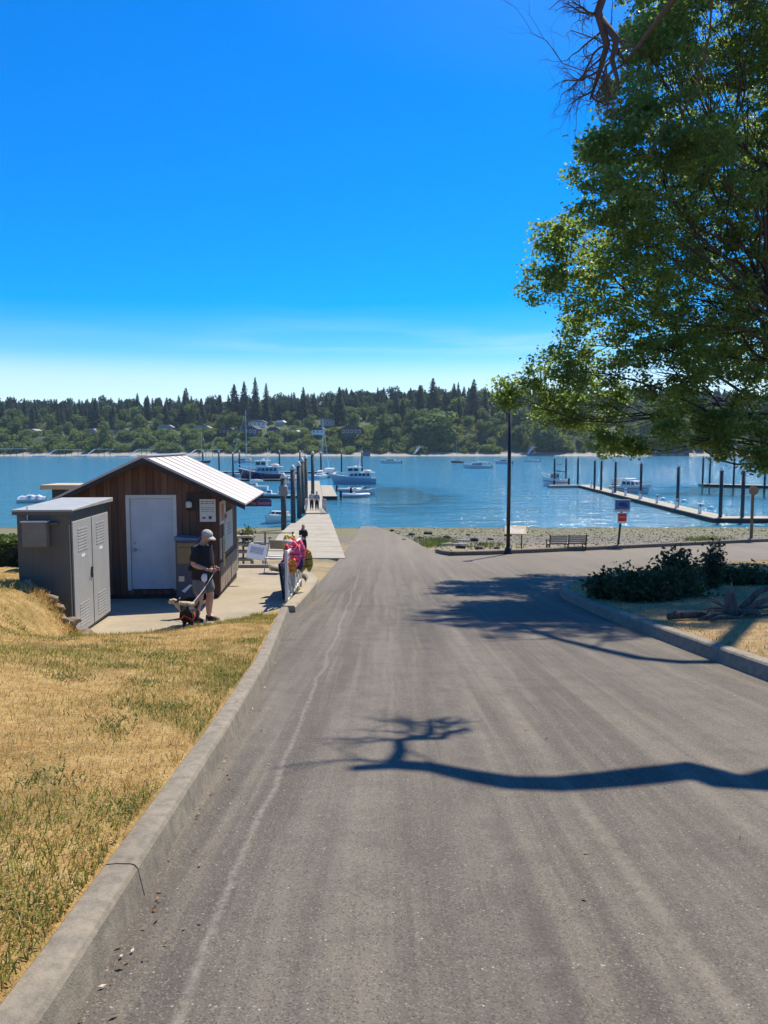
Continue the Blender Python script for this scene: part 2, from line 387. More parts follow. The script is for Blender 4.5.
M = {}
M['asphalt'] = m_asphalt(); M['pad'] = m_concrete('pad_concrete', (.36, .30, .205), .25); M['kerb'] = m_concrete('kerb_concrete', (.26, .22, .16), .75, (.10, .09, .07))
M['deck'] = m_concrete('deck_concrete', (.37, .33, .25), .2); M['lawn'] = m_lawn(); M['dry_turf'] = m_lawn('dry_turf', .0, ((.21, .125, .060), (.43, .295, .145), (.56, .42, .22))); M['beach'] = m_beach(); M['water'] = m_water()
M['bark'] = m_bark('maple_bark'); M['deadbark'] = m_bark('dead_bark', (.05, .035, .03), (.12, .09, .075)); M['cedar'] = m_wood('cedar_siding', ((.105, .048, .026), (.165, .080, .046), (.22, .118, .072)), .16, 0)
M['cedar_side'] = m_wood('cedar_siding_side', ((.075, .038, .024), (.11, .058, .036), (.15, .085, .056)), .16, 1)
M['grey_wood'] = pm('grey_wood', (.27, .235, .19), .85, .3, 5, .3); M['dark_wood'] = pm('dark_wood', (.045, .036, .03), .85, .3, 5, .3)
M['rail_wood'] = pm('rail_wood', (.40, .34, .25), .8, .2, 5, .2)
M['white'] = pm('white_paint', (.78, .78, .76), .45, .05, 4, .04); M['offwhite'] = pm('offwhite_paint', (.62, .60, .53), .5, .08, 4, .05)
M['black'] = pm('black_metal', (.012, .012, .013), .45, .2, 6, .03); M['dark'] = pm('dark_rubber', (.022, .022, .024), .8, .2, 6, .05)
M['steel'] = pm('galvanised_steel', (.42, .43, .44), .42, .12, 9, .03, .75); M['alu'] = pm('pale_alloy', (.62, .63, .64), .4, .08, 6, .02, .5)
M['glass'] = pm('dark_glass', (.02, .03, .04), .08, .2, 3, 0); M['navy'] = pm('navy_gelcoat', (.012, .03, .085), .22, .1, 3, 0)
M['gel'] = pm('white_gelcoat', (.80, .80, .78), .25, .04, 2, 0); M['blue_hull'] = pm('slate_blue_gelcoat', (.30, .42, .52), .25, .1, 2, 0); M['red'] = pm('red_paint', (.50, .03, .025), .4, .12, 4, .02)
M['tan'] = pm('tan_board', (.50, .40, .24), .7, .12, 4, .08); M['pile'] = pm('dark_pile_steel', (.032, .034, .036), .55, .35, 2.5, .1)
M['bluecan'] = pm('blue_canvas', (.03, .09, .24), .8, .15, 5, .1)
# ================================================================== SETTING
WZ = -5.6
def grid_sheet(name, xs_fn, rows, zfn, mat, ncol):
    """rows: list of y; xs_fn(y)->(x0,x1)"""
    V = []; Fq = []
    for j, y in enumerate(rows):
        x0, x1 = xs_fn(y)
        for i in range(ncol + 1):
            x = x0 + (x1 - x0) * i / ncol; V.append((x, y, zfn(x, y)))
    for j in range(len(rows) - 1):
        for i in range(ncol):
            a = j*(ncol+1) + i; Fq.append((a, a+1, a+ncol+2, a+ncol+1))
    o = np_mesh(name, np.array(V), np.array(Fq), mat); o.data.polygons.foreach_set('use_smooth', [True]*len(o.data.polygons)); return struct(o)
frange = lambda a, b, s: [a + s*i for i in range(int(round((b-a)/s)) + 1)]

# left kerb foot line and right island kerb line
def kx(y): return lin(y, [-20, 2.4, 4.1, 5.84, 8.9, 14.4, 16.5], [-.45, -1.02, -1.10, -1.18, -1.36, -1.84, -2.02])
ISL = [(4.25,-9),(4.25,8.4),(4.34,15),(4.45,18.6),(4.62,20),(5.0,21.4),(5.8,22.9),(7,24.6),(9,27.5),(13,30.2),(20,33),(34,35.5)]
def isx(y): return lin(y, [p[1] for p in ISL], [p[0] for p in ISL])
# road: one sheet, y runs to the far kerb / the water's edge at each x
YMX = [(-2.2,73),(-1.0,70),(.1,63.5),(1.2,56),(1.9,49.5),(2.45,41),(3.1,36.6),(5.1,37.4),(24.5,48.5),(70,53)]
def road():
    xs = sorted(set(frange(-2.05, 8, .25) + frange(8, 70, 1.0) + [2.45, 3.1, 5.1]))
    V = []; Fq = []; n = 150
    for x in xs:
        y1 = lin(x, [p[0] for p in YMX], [p[1] for p in YMX])
        for k in range(n + 1):
            y = -18 + (y1 + 18) * k / n
            V.append((x, y, P(y) + .006 * nz3(x*.5, y*.3) - .0))
    for i in range(len(xs) - 1):
        for k in range(n):
            a = i*(n+1) + k; Fq.append((a, a+n+1, a+n+2, a+1))
    o = np_mesh('road', np.array(V), np.array(Fq), M['asphalt']); o.data.polygons.foreach_set('use_smooth', [True]*len(o.data.polygons)); struct(o)
road()

def padz(y): return -1.80 - .03 * (y - 14)
grid_sheet('pavement', lambda y: (-12, lin(y, [15.8, 16, 19.2, 20.2, 21.2, 23], [-2.03, -2.0, -1.86, -1.9, -2.2, -3.1])), frange(12.0, 23.0, .5), lambda x, y: padz(y) if y < 22.9 else padz(22.9), M['pad'], 40)
# the pavement's back edge
struct(MB().box((-12, 23.0, -3.4), (-3.1, 23.18, padz(23) + .10)).build('kerb', M['grey_wood'], bevel=.02))

def lawn_z(x, y):
    d = max(0, kx(y) - .17 - x)
    h1 = .15 + .105 * min(d, 6.5) + .012 * max(0, d - 6.5)
    h2 = .16 + .62 * sst(-4.7, -6.2, x) + .10*sst(-6.2, -9, x)
    w = sst(6.5, 12.0, y); z = P(y) + h1 * (1 - w) + h2 * w
    if x > -5.6:
        yb = lawn_y1(x); k = sst(yb - 2.6, yb - .1, y) * sst(-5.6, -4.9, x); z = z * (1 - k) + (max(padz(y), P(y) - .02 if x > -2.6 else -9) + .05) * k
    return z + (.035 + .05*sst(8, 11, y)*sst(-3.8, -5, x)) * nz3(x*.9, y*.9) + .02 * nz3(x*2.7, y*2.7, 3) * min(1, d * 3)
def lawn_y1(x): return lin(x, [-30, -6.62, -6.55, -5.3, -4.6, -3.4, -2.2, -1.9], [19.5, 17.5, 12.85, 12.75, 13.25, 13.9, 15.4, 15.85])
def lawn():
    V = []; Fq = []; D = [0, .05, .12] + frange(.2, 6.2, .12) + frange(6.5, 24, .8); n = 150
    for d in D:
        for k in range(n + 1):
            y1 = lawn_y1(kx(14) - .17 - d if d > .3 else -2.0)
            y = -16 + (y1 + 16) * (k / n) ** .9
            x = kx(y) - .17 - d; z = lawn_z(x, y) - (.045 if d == 0 else 0)
            if k == n: V.append((x, y + .02, z)); 
            else: V.append((x, y, z))
    for i in range(len(D) - 1):
        for k in range(n):
            a = i*(n+1) + k; Fq.append((a, a+1, a+n+2, a+n+1))
    # earth skirt along the far edge
    base = len(V)
    for i in range(len(D)):
        p = V[i*(n+1) + n]; V.append((p[0], p[1] + .03, p[2] - 1.6))
    for i in range(len(D) - 1):
        Fq.append((i*(n+1)+n, base+i, base+i+1, (i+1)*(n+1)+n))
    o = np_mesh('lawn', np.array(V), np.array(Fq), M['lawn']); o.data.polygons.foreach_set('use_smooth', [True]*len(o.data.polygons)); struct(o)
lawn()

def kerb_sweep(name, line, prof, mat, joint=3.05, zf=P, gap=.012, start=0.0, step=.35):
    """line: list of (x,y); prof: list of (u,w): u to the left of travel, w up; separate cast lengths with open joints"""
    pts = [Vector((p[0], p[1], 0)) for p in line]; L = [0]
    for a, b in zip(pts, pts[1:]): L.append(L[-1] + (b - a).length)
    def pos(s):
        s = max(0, min(L[-1], s)); i = 0
        while i < len(L) - 2 and s > L[i+1]: i += 1
        t = (s - L[i]) / (L[i+1] - L[i]); return pts[i].lerp(pts[i+1], t)
    mb = MB(); s0 = -start
    while s0 < L[-1]:
        a = max(0, s0) + gap; b = min(L[-1], s0 + joint)
        if b - a > .1:
            n = max(1, int((b - a) / step)); o = len(mb.v); m = len(prof)
            for k in range(n + 1):
                s = a + (b - a) * k / n; p = pos(s); d = (pos(s + .3) - pos(s - .3)); d = d.normalized(); nn = Vector((-d.y, d.x, 0))
                for u, w in prof:
                    q = p + nn * u; mb.v.append((q.x, q.y, zf(p.y) + w + (.004 * nz3(q.x*3, q.y*3, w*5))))
            for k in range(n):
                for j in range(m - 1):
                    mb.f.append((o+k*m+j, o+k*m+j+1, o+(k+1)*m+j+1, o+(k+1)*m+j)); mb.m.append(0)
            mb.f.append(tuple(o + j for j in range(m))); mb.m.append(0); mb.f.append(tuple(o + n*m + j for j in reversed(range(m)))); mb.m.append(0)
        s0 += joint
    return struct(mb.build(name, mat, bevel=0))
KP = [(.0,-.06),(.0,.0),(.014,.07),(.026,.128),(.04,.146),(.058,.152),(.12,.154),(.165,.150),(.178,.135),(.18,-.1)]
kerb_sweep('kerb', [(kx(y), y) for y in frange(-18, 15.8, .4)], KP, M['kerb'], joint=6.1, start=3.15)
kerb_sweep('kerb', [(x, y) for x, y in reversed(ISL)], [(u*1.25, w*1.3) for u, w in KP], M['kerb'], joint=6.1)
# short raised kerb nose beside the life jacket rack
kerb_sweep('kerb', [(-1.86, 15.9), (-1.78, 17.5), (-1.72, 19.2), (-1.76, 20.2), (-1.92, 21.0), (-2.3, 21.6), (-3.2, 22.9)], [(0,-1.0),(0,.10),(.03,.14),(.24,.14),(.28,.11),(.28,-1.0)], M['pad'], joint=30, zf=lambda y: max(P(y), padz(y) - .02))
# far kerb along the beach
fk = [p for p in YMX if p[0] >= 3.1]
fkl = [(2.62, 39.0), (2.9, 37.4)] + [(lin(t, [0,1], [3.3, 5.1]), lin(t, [0,1], [36.75, 37.4])) for t in (0, 1)] + [(x, lin(x, [q[0] for q in YMX], [q[1] for q in YMX])) for x in frange(7, 69, 2)]
kerb_sweep('kerb', fkl, [(0,-.2),(0,.17),(.03,.20),(.26,.20),(.29,.16),(.29,-.3)], m_concrete('old_kerb', (.20, .165, .125), .8, (.06, .045, .035)), joint=14)

def isl_z(x, y):
    d = max(0, x - isx(y) - .17); return P(y) + .17 + .10 * sst(0, 2.5, d) + .03 * nz3(x*.8, y*.8, 2) * min(1, d*2)
o = grid_sheet('island_lawn', lambda y: (isx(y) + .15, 34.3), frange(-9, 35.5, .25), isl_z, M['dry_turf'], 110)

def beach_z(x, y): return P(y) - .05 + .05 * nz3(x*.35, y*.35, 5) + .025 * nz3(x*1.3, y*1.3) - (.12 if -2.3 < x < 8 and y < 36 else 0)
def beach_x(y): return (-130, 150)
ys = frange(19.5, 84, .6)
def beach():
    xs = frange(-130, -14, 4) + frange(-13, 40, .55) + frange(42, 150, 4)
    V = [(x, y, min(beach_z(x, y), (P(y) - .12) if (x > -2.2 and y < lin(x, [p[0] for p in YMX], [p[1] for p in YMX])) else 9)) for y in ys for x in xs]; n = len(xs); Fq = []
    for j in range(len(ys) - 1):
        for i in range(n - 1): Fq.append((j*n+i, j*n+i+1, (j+1)*n+i+1, (j+1)*n+i))
    o = np_mesh('beach', np.array(V), np.array(Fq), M['beach']); o.data.polygons.foreach_set('use_smooth', [True]*len(o.data.polygons)); struct(o)
beach()
# the wide ground sheet below everything, running out of sight behind and beside
gm = pm('earth', (.20, .15, .085), .95, .3, .6, .3)
gys = frange(-60, 90, 2.5)
grid_sheet('ground', lambda y: (-300, 300), gys, lambda x, y: P(y) - 1.35 - .0005 * abs(x), gm, 40)
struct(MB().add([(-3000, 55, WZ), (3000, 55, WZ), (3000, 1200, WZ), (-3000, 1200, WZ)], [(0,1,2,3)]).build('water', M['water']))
struct(MB().add([(-3000, 60, WZ-9), (3000, 60, WZ-9), (3000, 1200, WZ-9), (-3000, 1200, WZ-9)], [(0,1,2,3)]).build('seabed', pm('seabed_mud', (.03, .045, .04), .9, .2, .3, 0)))

# ------------------------------------------------------------------ far shore
def far_z(x, y):
    shore = 556 + 7 * nz3(x*.006, 1.3) + .00004 * x * x
    t = y - shore
    z = lin(t, [-40, 0, 11, 16, 36, 60, 100, 150, 230, 500], [-9.0, -5.7, -4.2, -2.6, 9.5, 14, 21, 28, 33, 34])
    hill = .92 + .30 * sst(-170, 60, x) - .10 * sst(140, 320, x)
    if z > -3: z = -3 + (z + 3) * hill + sst(20, 60, t) * 2.2 * nz3(x*.012, y*.012, 4)
    return z
def far_land():
    t = NT('far_hillside'); v = t.obj(); x, y, z = t.xyz(); g = t.noise(v, .07, 6, .7); h = t.noise(v, .5, 4, .7)
    c = t.ramp(g, [(.3, (.018, .035, .012)), (.6, (.05, .085, .022)), (.75, (.11, .13, .04))])
    sand = t.ramp(t.math('MULTIPLY', t.math('ADD', z, 10), .05), [(.325, 1), (.365, 0)])
    c = t.mix(sand, c, t.ramp(h, [(.3, (.22, .20, .165)), (.7, (.40, .36, .30))])); t.color(c); t.rough(.95)
    xs = frange(-1000, 1000, 12); yy = frange(520, 640, 3) + frange(646, 900, 12) + [1000, 1150]
    V = [(x, y, far_z(x, y)) for y in yy for x in xs]; n = len(xs)
    Fq = [(j*n+i, j*n+i+1, (j+1)*n+i+1, (j+1)*n+i) for j in range(len(yy)-1) for i in range(n-1)]
    o = np_mesh('hill', np.array(V), np.array(Fq), t.m); o.data.polygons.foreach_set('use_smooth', [True]*len(o.data.polygons)); struct(o)
far_land()

# foliage meshes shared by the far trees ---------------------------------
def quads(cent, nrm, up, w, h):
    """arrays -> two-triangle cards"""
    n = nrm / np.linalg.norm(nrm, axis=1, keepdims=True)
    a = np.cross(n, up); a /= np.linalg.norm(a, axis=1, keepdims=True) + 1e-9; b = np.cross(a, n)
    w = np.asarray(w).reshape(-1, 1); h = np.asarray(h).reshape(-1, 1)
    V = np.stack([cent - a*w, cent - b*h, cent + a*w, cent + b*h], 1).reshape(-1, 3)
    return V, np.arange(len(V)).reshape(-1, 4)
def conifer_mesh(name, H, rad, seed, dens=1.0, mat=None):
    r = np.random.default_rng(seed); n = int(1500 * dens)
    t = r.random(n) ** .8                                   # 0 top .. 1 bottom
    lay = np.floor(t * 13) / 13; tt = .5*t + .5*lay
    ang = r.random(n) * 2*np.pi; out = rad * (.07 + .93 * tt ** .72) * (.25 + .75 * r.random(n) ** .5) * (.8 + .3 * np.sin(ang * 3 + lay * 23 + seed) + .15 * np.sin(ang * 2 - lay * 9))
    z = H * (1 - t * .95) - out * .30
    C = np.stack([np.cos(ang)*out, np.sin(ang)*out, z], 1)
    N = np.stack([np.cos(ang)*.5 + r.normal(0,.35,n), np.sin(ang)*.5 + r.normal(0,.35,n), .75 + .2*r.random(n)], 1)
    up = np.stack([-np.sin(ang), np.cos(ang), np.zeros(n)], 1)
    s = .42 + .55 * tt * (.6 + .8 * r.random(n)) * rad / 4
    V, Q = quads(C, N, up, s * 1.25, s * .75)
    top = np.array([[0,0,H+.5],[.25,0,H-2],[0,.25,H-2.3],[-.25,0,H-2]]); V = np.vstack([V, top]); Q = np.vstack([Q, [[len(V)-4, len(V)-3, len(V)-2, len(V)-1]]])
    me = np_mesh(name, V, Q, mat); d = me.data; bpy.data.objects.remove(me); return d
def broad_mesh(name, H, rad, seed, mat, n=900, low=.15):
    r = np.random.default_rng(seed); lob = []
    for k in range(9):
        a = r.random()*6.28; q = r.random()**.6 * rad * .62; zz = H*(low + (.85-low) * r.random()); lob.append((math.cos(a)*q, math.sin(a)*q, zz, rad*(.32 + .25*r.random())))
    lob.append((0, 0, H*.72, rad*.55)); lob = np.array(lob); k = r.integers(0, len(lob), n)
    d = r.normal(0, 1, (n, 3)); d /= np.linalg.norm(d, axis=1, keepdims=True); rr = lob[k, 3] * (.72 + .34 * r.random(n))
    C = lob[k, :3] + d * rr[:, None] * np.array([1, 1, .85]); C[:, 2] = np.clip(C[:, 2], .1, H)
    N = d + r.normal(0, .45, (n, 3)); s = rad * .085 * (.6 + .9 * r.random(n))
    V, Q = quads(C, N, r.normal(0, 1, (n, 3)), s*1.2, s*.9)
    me = np_mesh(name, V, Q, mat); dd = me.data; bpy.data.objects.remove(me); return dd
lf_con = m_leaf('conifer_needles', [(0, (.024, .060, .034)), (.6, (.052, .115, .056)), (1, (.10, .18, .075))], .35, (.10, .16, .05), .8, (.5, (.014, .028, .020)))
lf_bro = m_leaf('far_broadleaf', [(0, (.045, .105, .030)), (.6, (.105, .20, .05)), (1, (.20, .31, .085))], .45, (.24, .30, .06), .75, (.55, (.035, .055, .022)))
lf_bus = m_leaf('bank_bushes', [(0, (.075, .14, .03)), (.6, (.17, .28, .06)), (1, (.29, .38, .12))], .45, (.30, .34, .07), .75, (.4, (.12, .11, .03)))
CON = [conifer_mesh('conifer_crown', 26 + 2*k, 4.9 + .5*(k % 3), 11+k, 1.0, lf_con) for k in range(6)]
BRO = [broad_mesh('broadleaf_crown', 11 + k, 5.6 + .5*(k % 3), 31+k, lf_bro) for k in range(5)]
BUS = [broad_mesh('bush_crown', 4.6, 4.6, 51+k, lf_bus, 420, .05) for k in range(3)]
trk = MB().tube([(0,0,-1.5),(0,0,9),(0,0,20)], [.42,.3,.1], 6); trk_me = trk.build('tree_trunk', M['bark']); TRK = trk_me.data; bpy.data.objects.remove(trk_me)
trk = MB().tube([(0,0,-1.5),(0,0,4),(0,0,8)], [.35,.25,.1], 6); trk_me = trk.build('tree_trunk', M['bark']); TRKB = trk_me.data; bpy.data.objects.remove(trk_me)

HOUSES = [  # px x, px base y, width px, height px, dist, wall, roof, label
 (93,440,9,10,596,'w','g','small white gabled house among the dark firs across the water'),
 (122,435,18,6,612,'g','d','low grey house with dark flat roof beside the white gabled house'),
 (166,433,15,8,618,'g','g','pale grey shingled house on the hillside above the wooden shed'),
 (32,432,14,6,615,'g','g','grey roofed cottage among yellow green trees on the far hill'),
 (203,432,17,9,606,'lg','g','light grey house with hipped roof at the left end of the bluff row'),
 (226,433,20,7,602,'d','d','long low dark house next to the light grey hipped one'),
 (249,435,22,11,598,'b','d','blue grey house with wide windows in the bluff row'),
 (258,424,17,8,640,'w','g','cream house with long pale roof above the blue grey house'),
 (281,424,9,6,645,'t','w','tiny tan cottage high among trees behind the sailboat mast'),
 (274,436,12,9,600,'d','d','dark brown cabin beside the blue grey house on the bluff'),
 (294,436,14,5,598,'t','w','low house with bright white roof near the pier masts'),
 (319,436,13,8,598,'w','d','white two storey house directly behind the tallest pier mast'),
 (328,424,14,8,640,'t','g','tan house with pale roof higher up among the firs'),
 (351,438,20,11,594,'br','d','brown grey house with broad dark roof at the right end of the bluff row'),
 (608,444,10,7,585,'w','w','small bright white house glimpsed under the maple branches'),
 (724,448,17,6,580,'g','d','low grey house behind the far right dock pilings'),
 (545,436,13,6,600,'t','d','low tan house with dark roof behind the right dock boat'),
]
HM = {'w': M['white'], 'g': pm('house_grey', (.28, .28, .27), .8), 'lg': pm('house_light_grey', (.5, .5, .48), .8), 'd': pm('house_dark', (.07, .065, .06), .8), 'b': pm('house_blue_grey', (.13, .17, .22), .8), 't': pm('house_tan', (.45, .36, .25), .8), 'br': pm('house_brown', (.16, .11, .085), .8)}
RM = {'g': pm('roof_grey', (.30, .29, .28), .85), 'd': pm('roof_dark', (.06, .058, .058), .85), 'w': pm('roof_white', (.75, .74, .70), .6)}
HPOS = []
def house(px, py, wp, hp, dist, wm, rm, label):
    c = at(px, py, dist); k = dist / F; w = wp * k; h = hp * k; d = w * .7; gz = far_z(c.x, dist)
    t = thing('house', label, 'house', (c.x, dist, gz), R(random.uniform(-12, 12)), 'houses across the water'); HPOS.append((c.x, dist, w))
    h *= .78; hw = h * .6
    MB().box((-w/2, -d/2, -2.0), (w/2, d/2, hw)).build('wall', HM[wm], t)
    e = w * .06
    MB().prism([(-w/2-e, hw), (w/2+e, hw), (w*.28, h), (-w*.28, h)], -d/2-e, d/2+e).build('roof', RM[rm], t)
    n = max(2, int(w / 3))
    for i in range(n):
        x = -w/2 + w*(i+.5)/n
        win = MB().box((x-.75, -d/2-.06, hw*.30), (x+.75, -d/2+.02, hw*.82)).build('window', M['white'], t)
        MB().box((x-.6, -d/2-.1, hw*.36), (x+.6, -d/2-.05, hw*.76)).build('pane', M['glass'], win)
for h in HOUSES: house(*h)

def clear_of_house(x, y, r):
    for hx, hy, w in HPOS:
        if y < hy + 6 and abs(x - hx * y / hy) < w/2 + r*.8 and y > hy - 45: return False
    return True
# bank bushes: one unbroken thicket along the bluff
def cluster_mass(name, mesh_list, pts, mat):
    V = []; Q = []; o = 0
    for (x, y, z, s, a, k) in pts:
        me = mesh_list[k]; n = len(me.vertices); v = np.empty(n*3, dtype=np.float32); me.vertices.foreach_get('co', v); v = v.reshape(-1, 3)
        q = np.empty(len(me.loops), dtype=np.int32); me.loops.foreach_get('vertex_index', q); q = q.reshape(-1, 4)
        c, sn = math.cos(a), math.sin(a); sx, sz = s if hasattr(s, '__len__') else (s, s)
        V.append(np.stack([(v[:,0]*c - v[:,1]*sn)*sx + x, (v[:,0]*sn + v[:,1]*c)*sx + y, v[:,2]*sz + z], 1)); Q.append(q + o); o += n
    return stuff(np_mesh(name, np.vstack(V), np.vstack(Q), mat))
pts = []
for _ in range(620):
    x = random.uniform(-340, 420); t = random.uniform(15, 44); y = 557 + t; s = random.uniform(.7, 1.35)
    pts.append((x, y, far_z(x, y) - .6, s, random.random()*6, random.randrange(3)))
for _ in range(240):
    x = random.uniform(-340, 420); y = 557 + random.uniform(42, 95)
    if clear_of_house(x, y, 4): s = random.uniform(.6, 1.15); pts.append((x, y, far_z(x, y) - .6, s, random.random()*6, random.randrange(3)))
cluster_mass('undergrowth', BUS, pts, lf_bus); bpy.data.objects['undergrowth']['label'] = 'green thicket of bushes covering the bluff above the far beach'
# the unbroken forest behind, seen only as tree tops over the front rank
pts = []
for _ in range(1100):
    x = random.uniform(-480, 560); y = random.uniform(685, 790); pts.append((x, y, far_z(x, y) - 3, (random.uniform(.85, 1.2), random.uniform(.55, .72)) if random.random() < .62 else (random.uniform(.9, 1.25), random.uniform(1.2, 1.75)), random.random()*6, None))
pts = [p[:5] + ((random.randrange(6) if p[3][1] < 1 else 6 + random.randrange(5)),) for p in pts]
cluster_mass('forest', CON + BRO, pts, lf_con); bpy.data.objects['forest']['label'] = 'dark mass of conifer forest closing the far ridge'

LAND = [(-300, 'at the left end of the far shore'), (60, 'above the far private jetties on the left'), (110, 'around the white gabled house'), (165, 'behind the wooden shed roof'), (215, 'beside the light grey hipped house'), (265, 'above the cream hillside house'),
        (310, 'behind the white two storey house'), (360, 'around the brown grey bluff house'), (420, 'beyond the moored cream motorboat'), (475, 'beyond the anchored blue sailboat'), (530, 'behind the street lamp'), (600, 'behind the right dock boats'), (680, 'beyond the corner of the right dock'), (760, 'at the right end of the far shore')]
def land(px): return min(LAND, key=lambda q: abs(q[0] - px))[1]
def screen(p):
    d = Vector(p) - Vector((0,0,CAMZ)); c, s = math.cos(PITCH), math.sin(PITCH); dep = d.y*c - d.z*s; up = d.y*s + d.z*c
    return 384 + F*d.x/dep, 512 - F*up/dep
def far_tree(name, crown, trunk, x, y, sc, szc, label, cat, grp, sink=0):
    z = far_z(x, y) - sink; t = thing(name, label, cat, (x, y, z), random.random()*6.28, grp); t.scale = (sc, sc, szc)
    a = bpy.data.objects.new('crown', crown); COL.objects.link(a); a.parent = t
    b = bpy.data.objects.new('trunk', trunk); COL.objects.link(b); b.parent = t; return t
# stand-out trees, each described on its own: px, tip py, dist, label
for px, py, dist, lab, wide in [(234,383,650,'tall full fir left of the ridge-top trio',1.1),(244,380,655,'tall ragged fir with flat top, between the full fir and the bare spire',.85),(255,376,655,'tallest fir on the ridge, bare topped with two tufts',.75),(266,382,650,'slim dark fir spire at the right end of the ridge trio',.7),
        (433,377,640,'tall broad fir breaking the ridge line above the cream motorboat',1.25),(474,378,640,'slim pointed fir breaking the ridge line left of the lamp post',1.0),(420,384,650,'blunt topped fir just left of the broad ridge fir',1.1),(186,387,650,'fir spire rising above the shed roof on the ridge',.9)]:
    q = at(px, py, dist); g = far_z(q.x, dist); h = q.z - g; k = random.randrange(6)
    far_tree('conifer', CON[k], TRK, q.x, dist, wide * 1.45, h / (26.8 + 2*k), lab, 'tree', 'tall firs standing above the ridge line')
n = 0; tries = 0
while n < 170 and tries < 9000:
    tries += 1; t = random.random()
    px = random.uniform(-25, 800); y = random.choice([random.uniform(612, 645), random.uniform(645, 690), random.uniform(660, 700)])
    x = (px - 384) / F * y
    if y < 640 and 190 < px < 375 and random.random() < .85: continue
    if not clear_of_house(x, y, 3.5): continue
    s = random.uniform(.55, .86) * (.9 if px < 180 else 1.0); 
    far_tree('conifer', CON[random.randrange(6)], TRK, x, y, s*random.uniform(1.05, 1.45), s, 'dark pointed conifer on the hillside ' + land(px), 'tree', 'conifers on the far hillside'); n += 1
n = 0
while n < 296:
    px = random.uniform(-20, 790); y = random.choice([random.uniform(582, 605), random.uniform(600, 640), random.uniform(605, 690), random.uniform(640, 695)]); x = (px - 384) / F * y
    if not clear_of_house(x, y, 6): continue
    if y < 612 and 180 < px < 380 and random.random() < .8: continue
    s = random.uniform(.55, 1.15)
    if 380 < px < 530: s *= 1.15
    far_tree('broadleaf_tree', BRO[random.randrange(5)], TRKB, x, y, s, s*random.uniform(.9, 1.25), 'rounded green broadleaf tree on the hillside ' + land(px), 'tree', 'broadleaf trees on the far hillside', 1.0); n += 1
for px, py, dist, w_, h_, lab in [(545,452,575,24,34,'wide dark cypress clump at the beach edge behind the right dock boat'),(433,440,590,30,26,'pale willow by the far beach beyond the blue sailboat'),(660,452,578,22,16,'dark rounded tree beside the far boathouse')]:
    q = at(px, py, dist); k = dist/F; far_tree('broadleaf_tree', BRO[1], TRKB, q.x, dist, w_*k/6.1/2*1.6, h_*k/11.5, lab, 'tree', None, .5)

# far jetties and boathouse
def jetty(px0, px1, py, dist, label, ramp):
    a = at(px0, py, dist); b = at(px1, py, dist); t = thing('jetty', label, 'jetty', (a.x, dist, WZ), 0, 'private jetties on the far beach'); L = b.x - a.x; h = a.z - WZ
    MB().box((0, -1, h - .35), (L, 1, h)).build('deck', M['offwhite'], t)
    mb = MB(); n = max(3, int(L / 4))
    for i in range(n): MB().tube([(L*(i+.5)/n, 0, -2), (L*(i+.5)/n, 0, h - .36)], .16, 6).build('post', M['dark_wood'], t)
    if ramp: MB().bar((0, 0, h-.1), (-ramp, -4, .5), 1.4, .3).build('ramp', M['white'], t); MB().box((-ramp-8, -7, 0), (-ramp+2, -3, .45)).build('float', M['offwhite'], t)
jetty(56, 81, 449.5, 556, 'white private jetty with sloping ramp, left of the pair by the shed', 6)
jetty(95, 113, 449, 556, 'grey private jetty with short ramp between the two white ones', 5)
jetty(139, 154, 449, 556, 'white private jetty rising behind the wooden shed roof', 7)
jetty(-6, 26, 448.5, 558, 'long low pale jetty at the left edge of the far beach', 0)
jetty(196, 222, 449.5, 556, 'reddish brown jetty right of the shed roof ridge', 5)
jetty(622, 646, 450, 556, 'pale railed jetty seen under the maple branches', 0)
q = at(672, 457, 560); t = thing('boathouse', 'low dark roofed boathouse on the far beach below the maple', 'boathouse', (q.x, 563, q.z + .3))
MB().box((-12, -4, -2), (12, 4, 2.6)).build('wall', HM['d'], t); MB().prism([(-13.5, 2.6), (13.5, 2.6), (9, 5.6), (-9, 5.6)], -5, 5).build('roof', RM['d'], t)
MB().bar((16, 0, 4.5), (20, -3, -1), 1.5, .4).build('ramp', M['offwhite'], t)
for i in range(3): MB().box((-8+6*i, -4.1, -1.5), (-4+6*i, -4.02, 2)).build('door', HM['g'], t)
q = at(366, 456, 555); t = thing('boat_shed', 'small blue boat shed on stilts at the far beach', 'boat shed', (q.x, 557, q.z))
MB().box((-3, -2.5, 0), (3, 2.5, 3)).build('wall', HM['b'], t); MB().prism([(-3.4, 3), (3.4, 3), (0, 5)], -2.8, 2.8).build('roof', RM['d'], t)
for sx in (-2.6, 2.6): MB().tube([(sx, -2.3, -3), (sx, -2.3, 0)], .2, 6).build('post', M['dark_wood'], t)
for px, py, lab in [(417, 455, 'white beach stair and landing beside the cream motorboat'), (532, 455, 'white beach stair left of the dark cypress clump'), (737, 451, 'white beach stair beyond the far right pilings')]:
    q = at(px, py, 560); t = thing('beach_stair', lab, 'stair', (q.x, 566, -4.2), 0, 'stairs down to the far beach')
    MB().bar((-2, 0, 0), (2.5, 3, 5.2), 1.6, .5).build('flight', M['white'], t); MB().box((1.6, 2, 4.9), (5, 5, 5.3)).build('landing', M['white'], t)
    for k in (0, 1): MB().bar((-2, -.8+1.6*k, 1), (2.5, 2.2+1.6*k, 6.2), .15).build('handrail', M['white'], t)
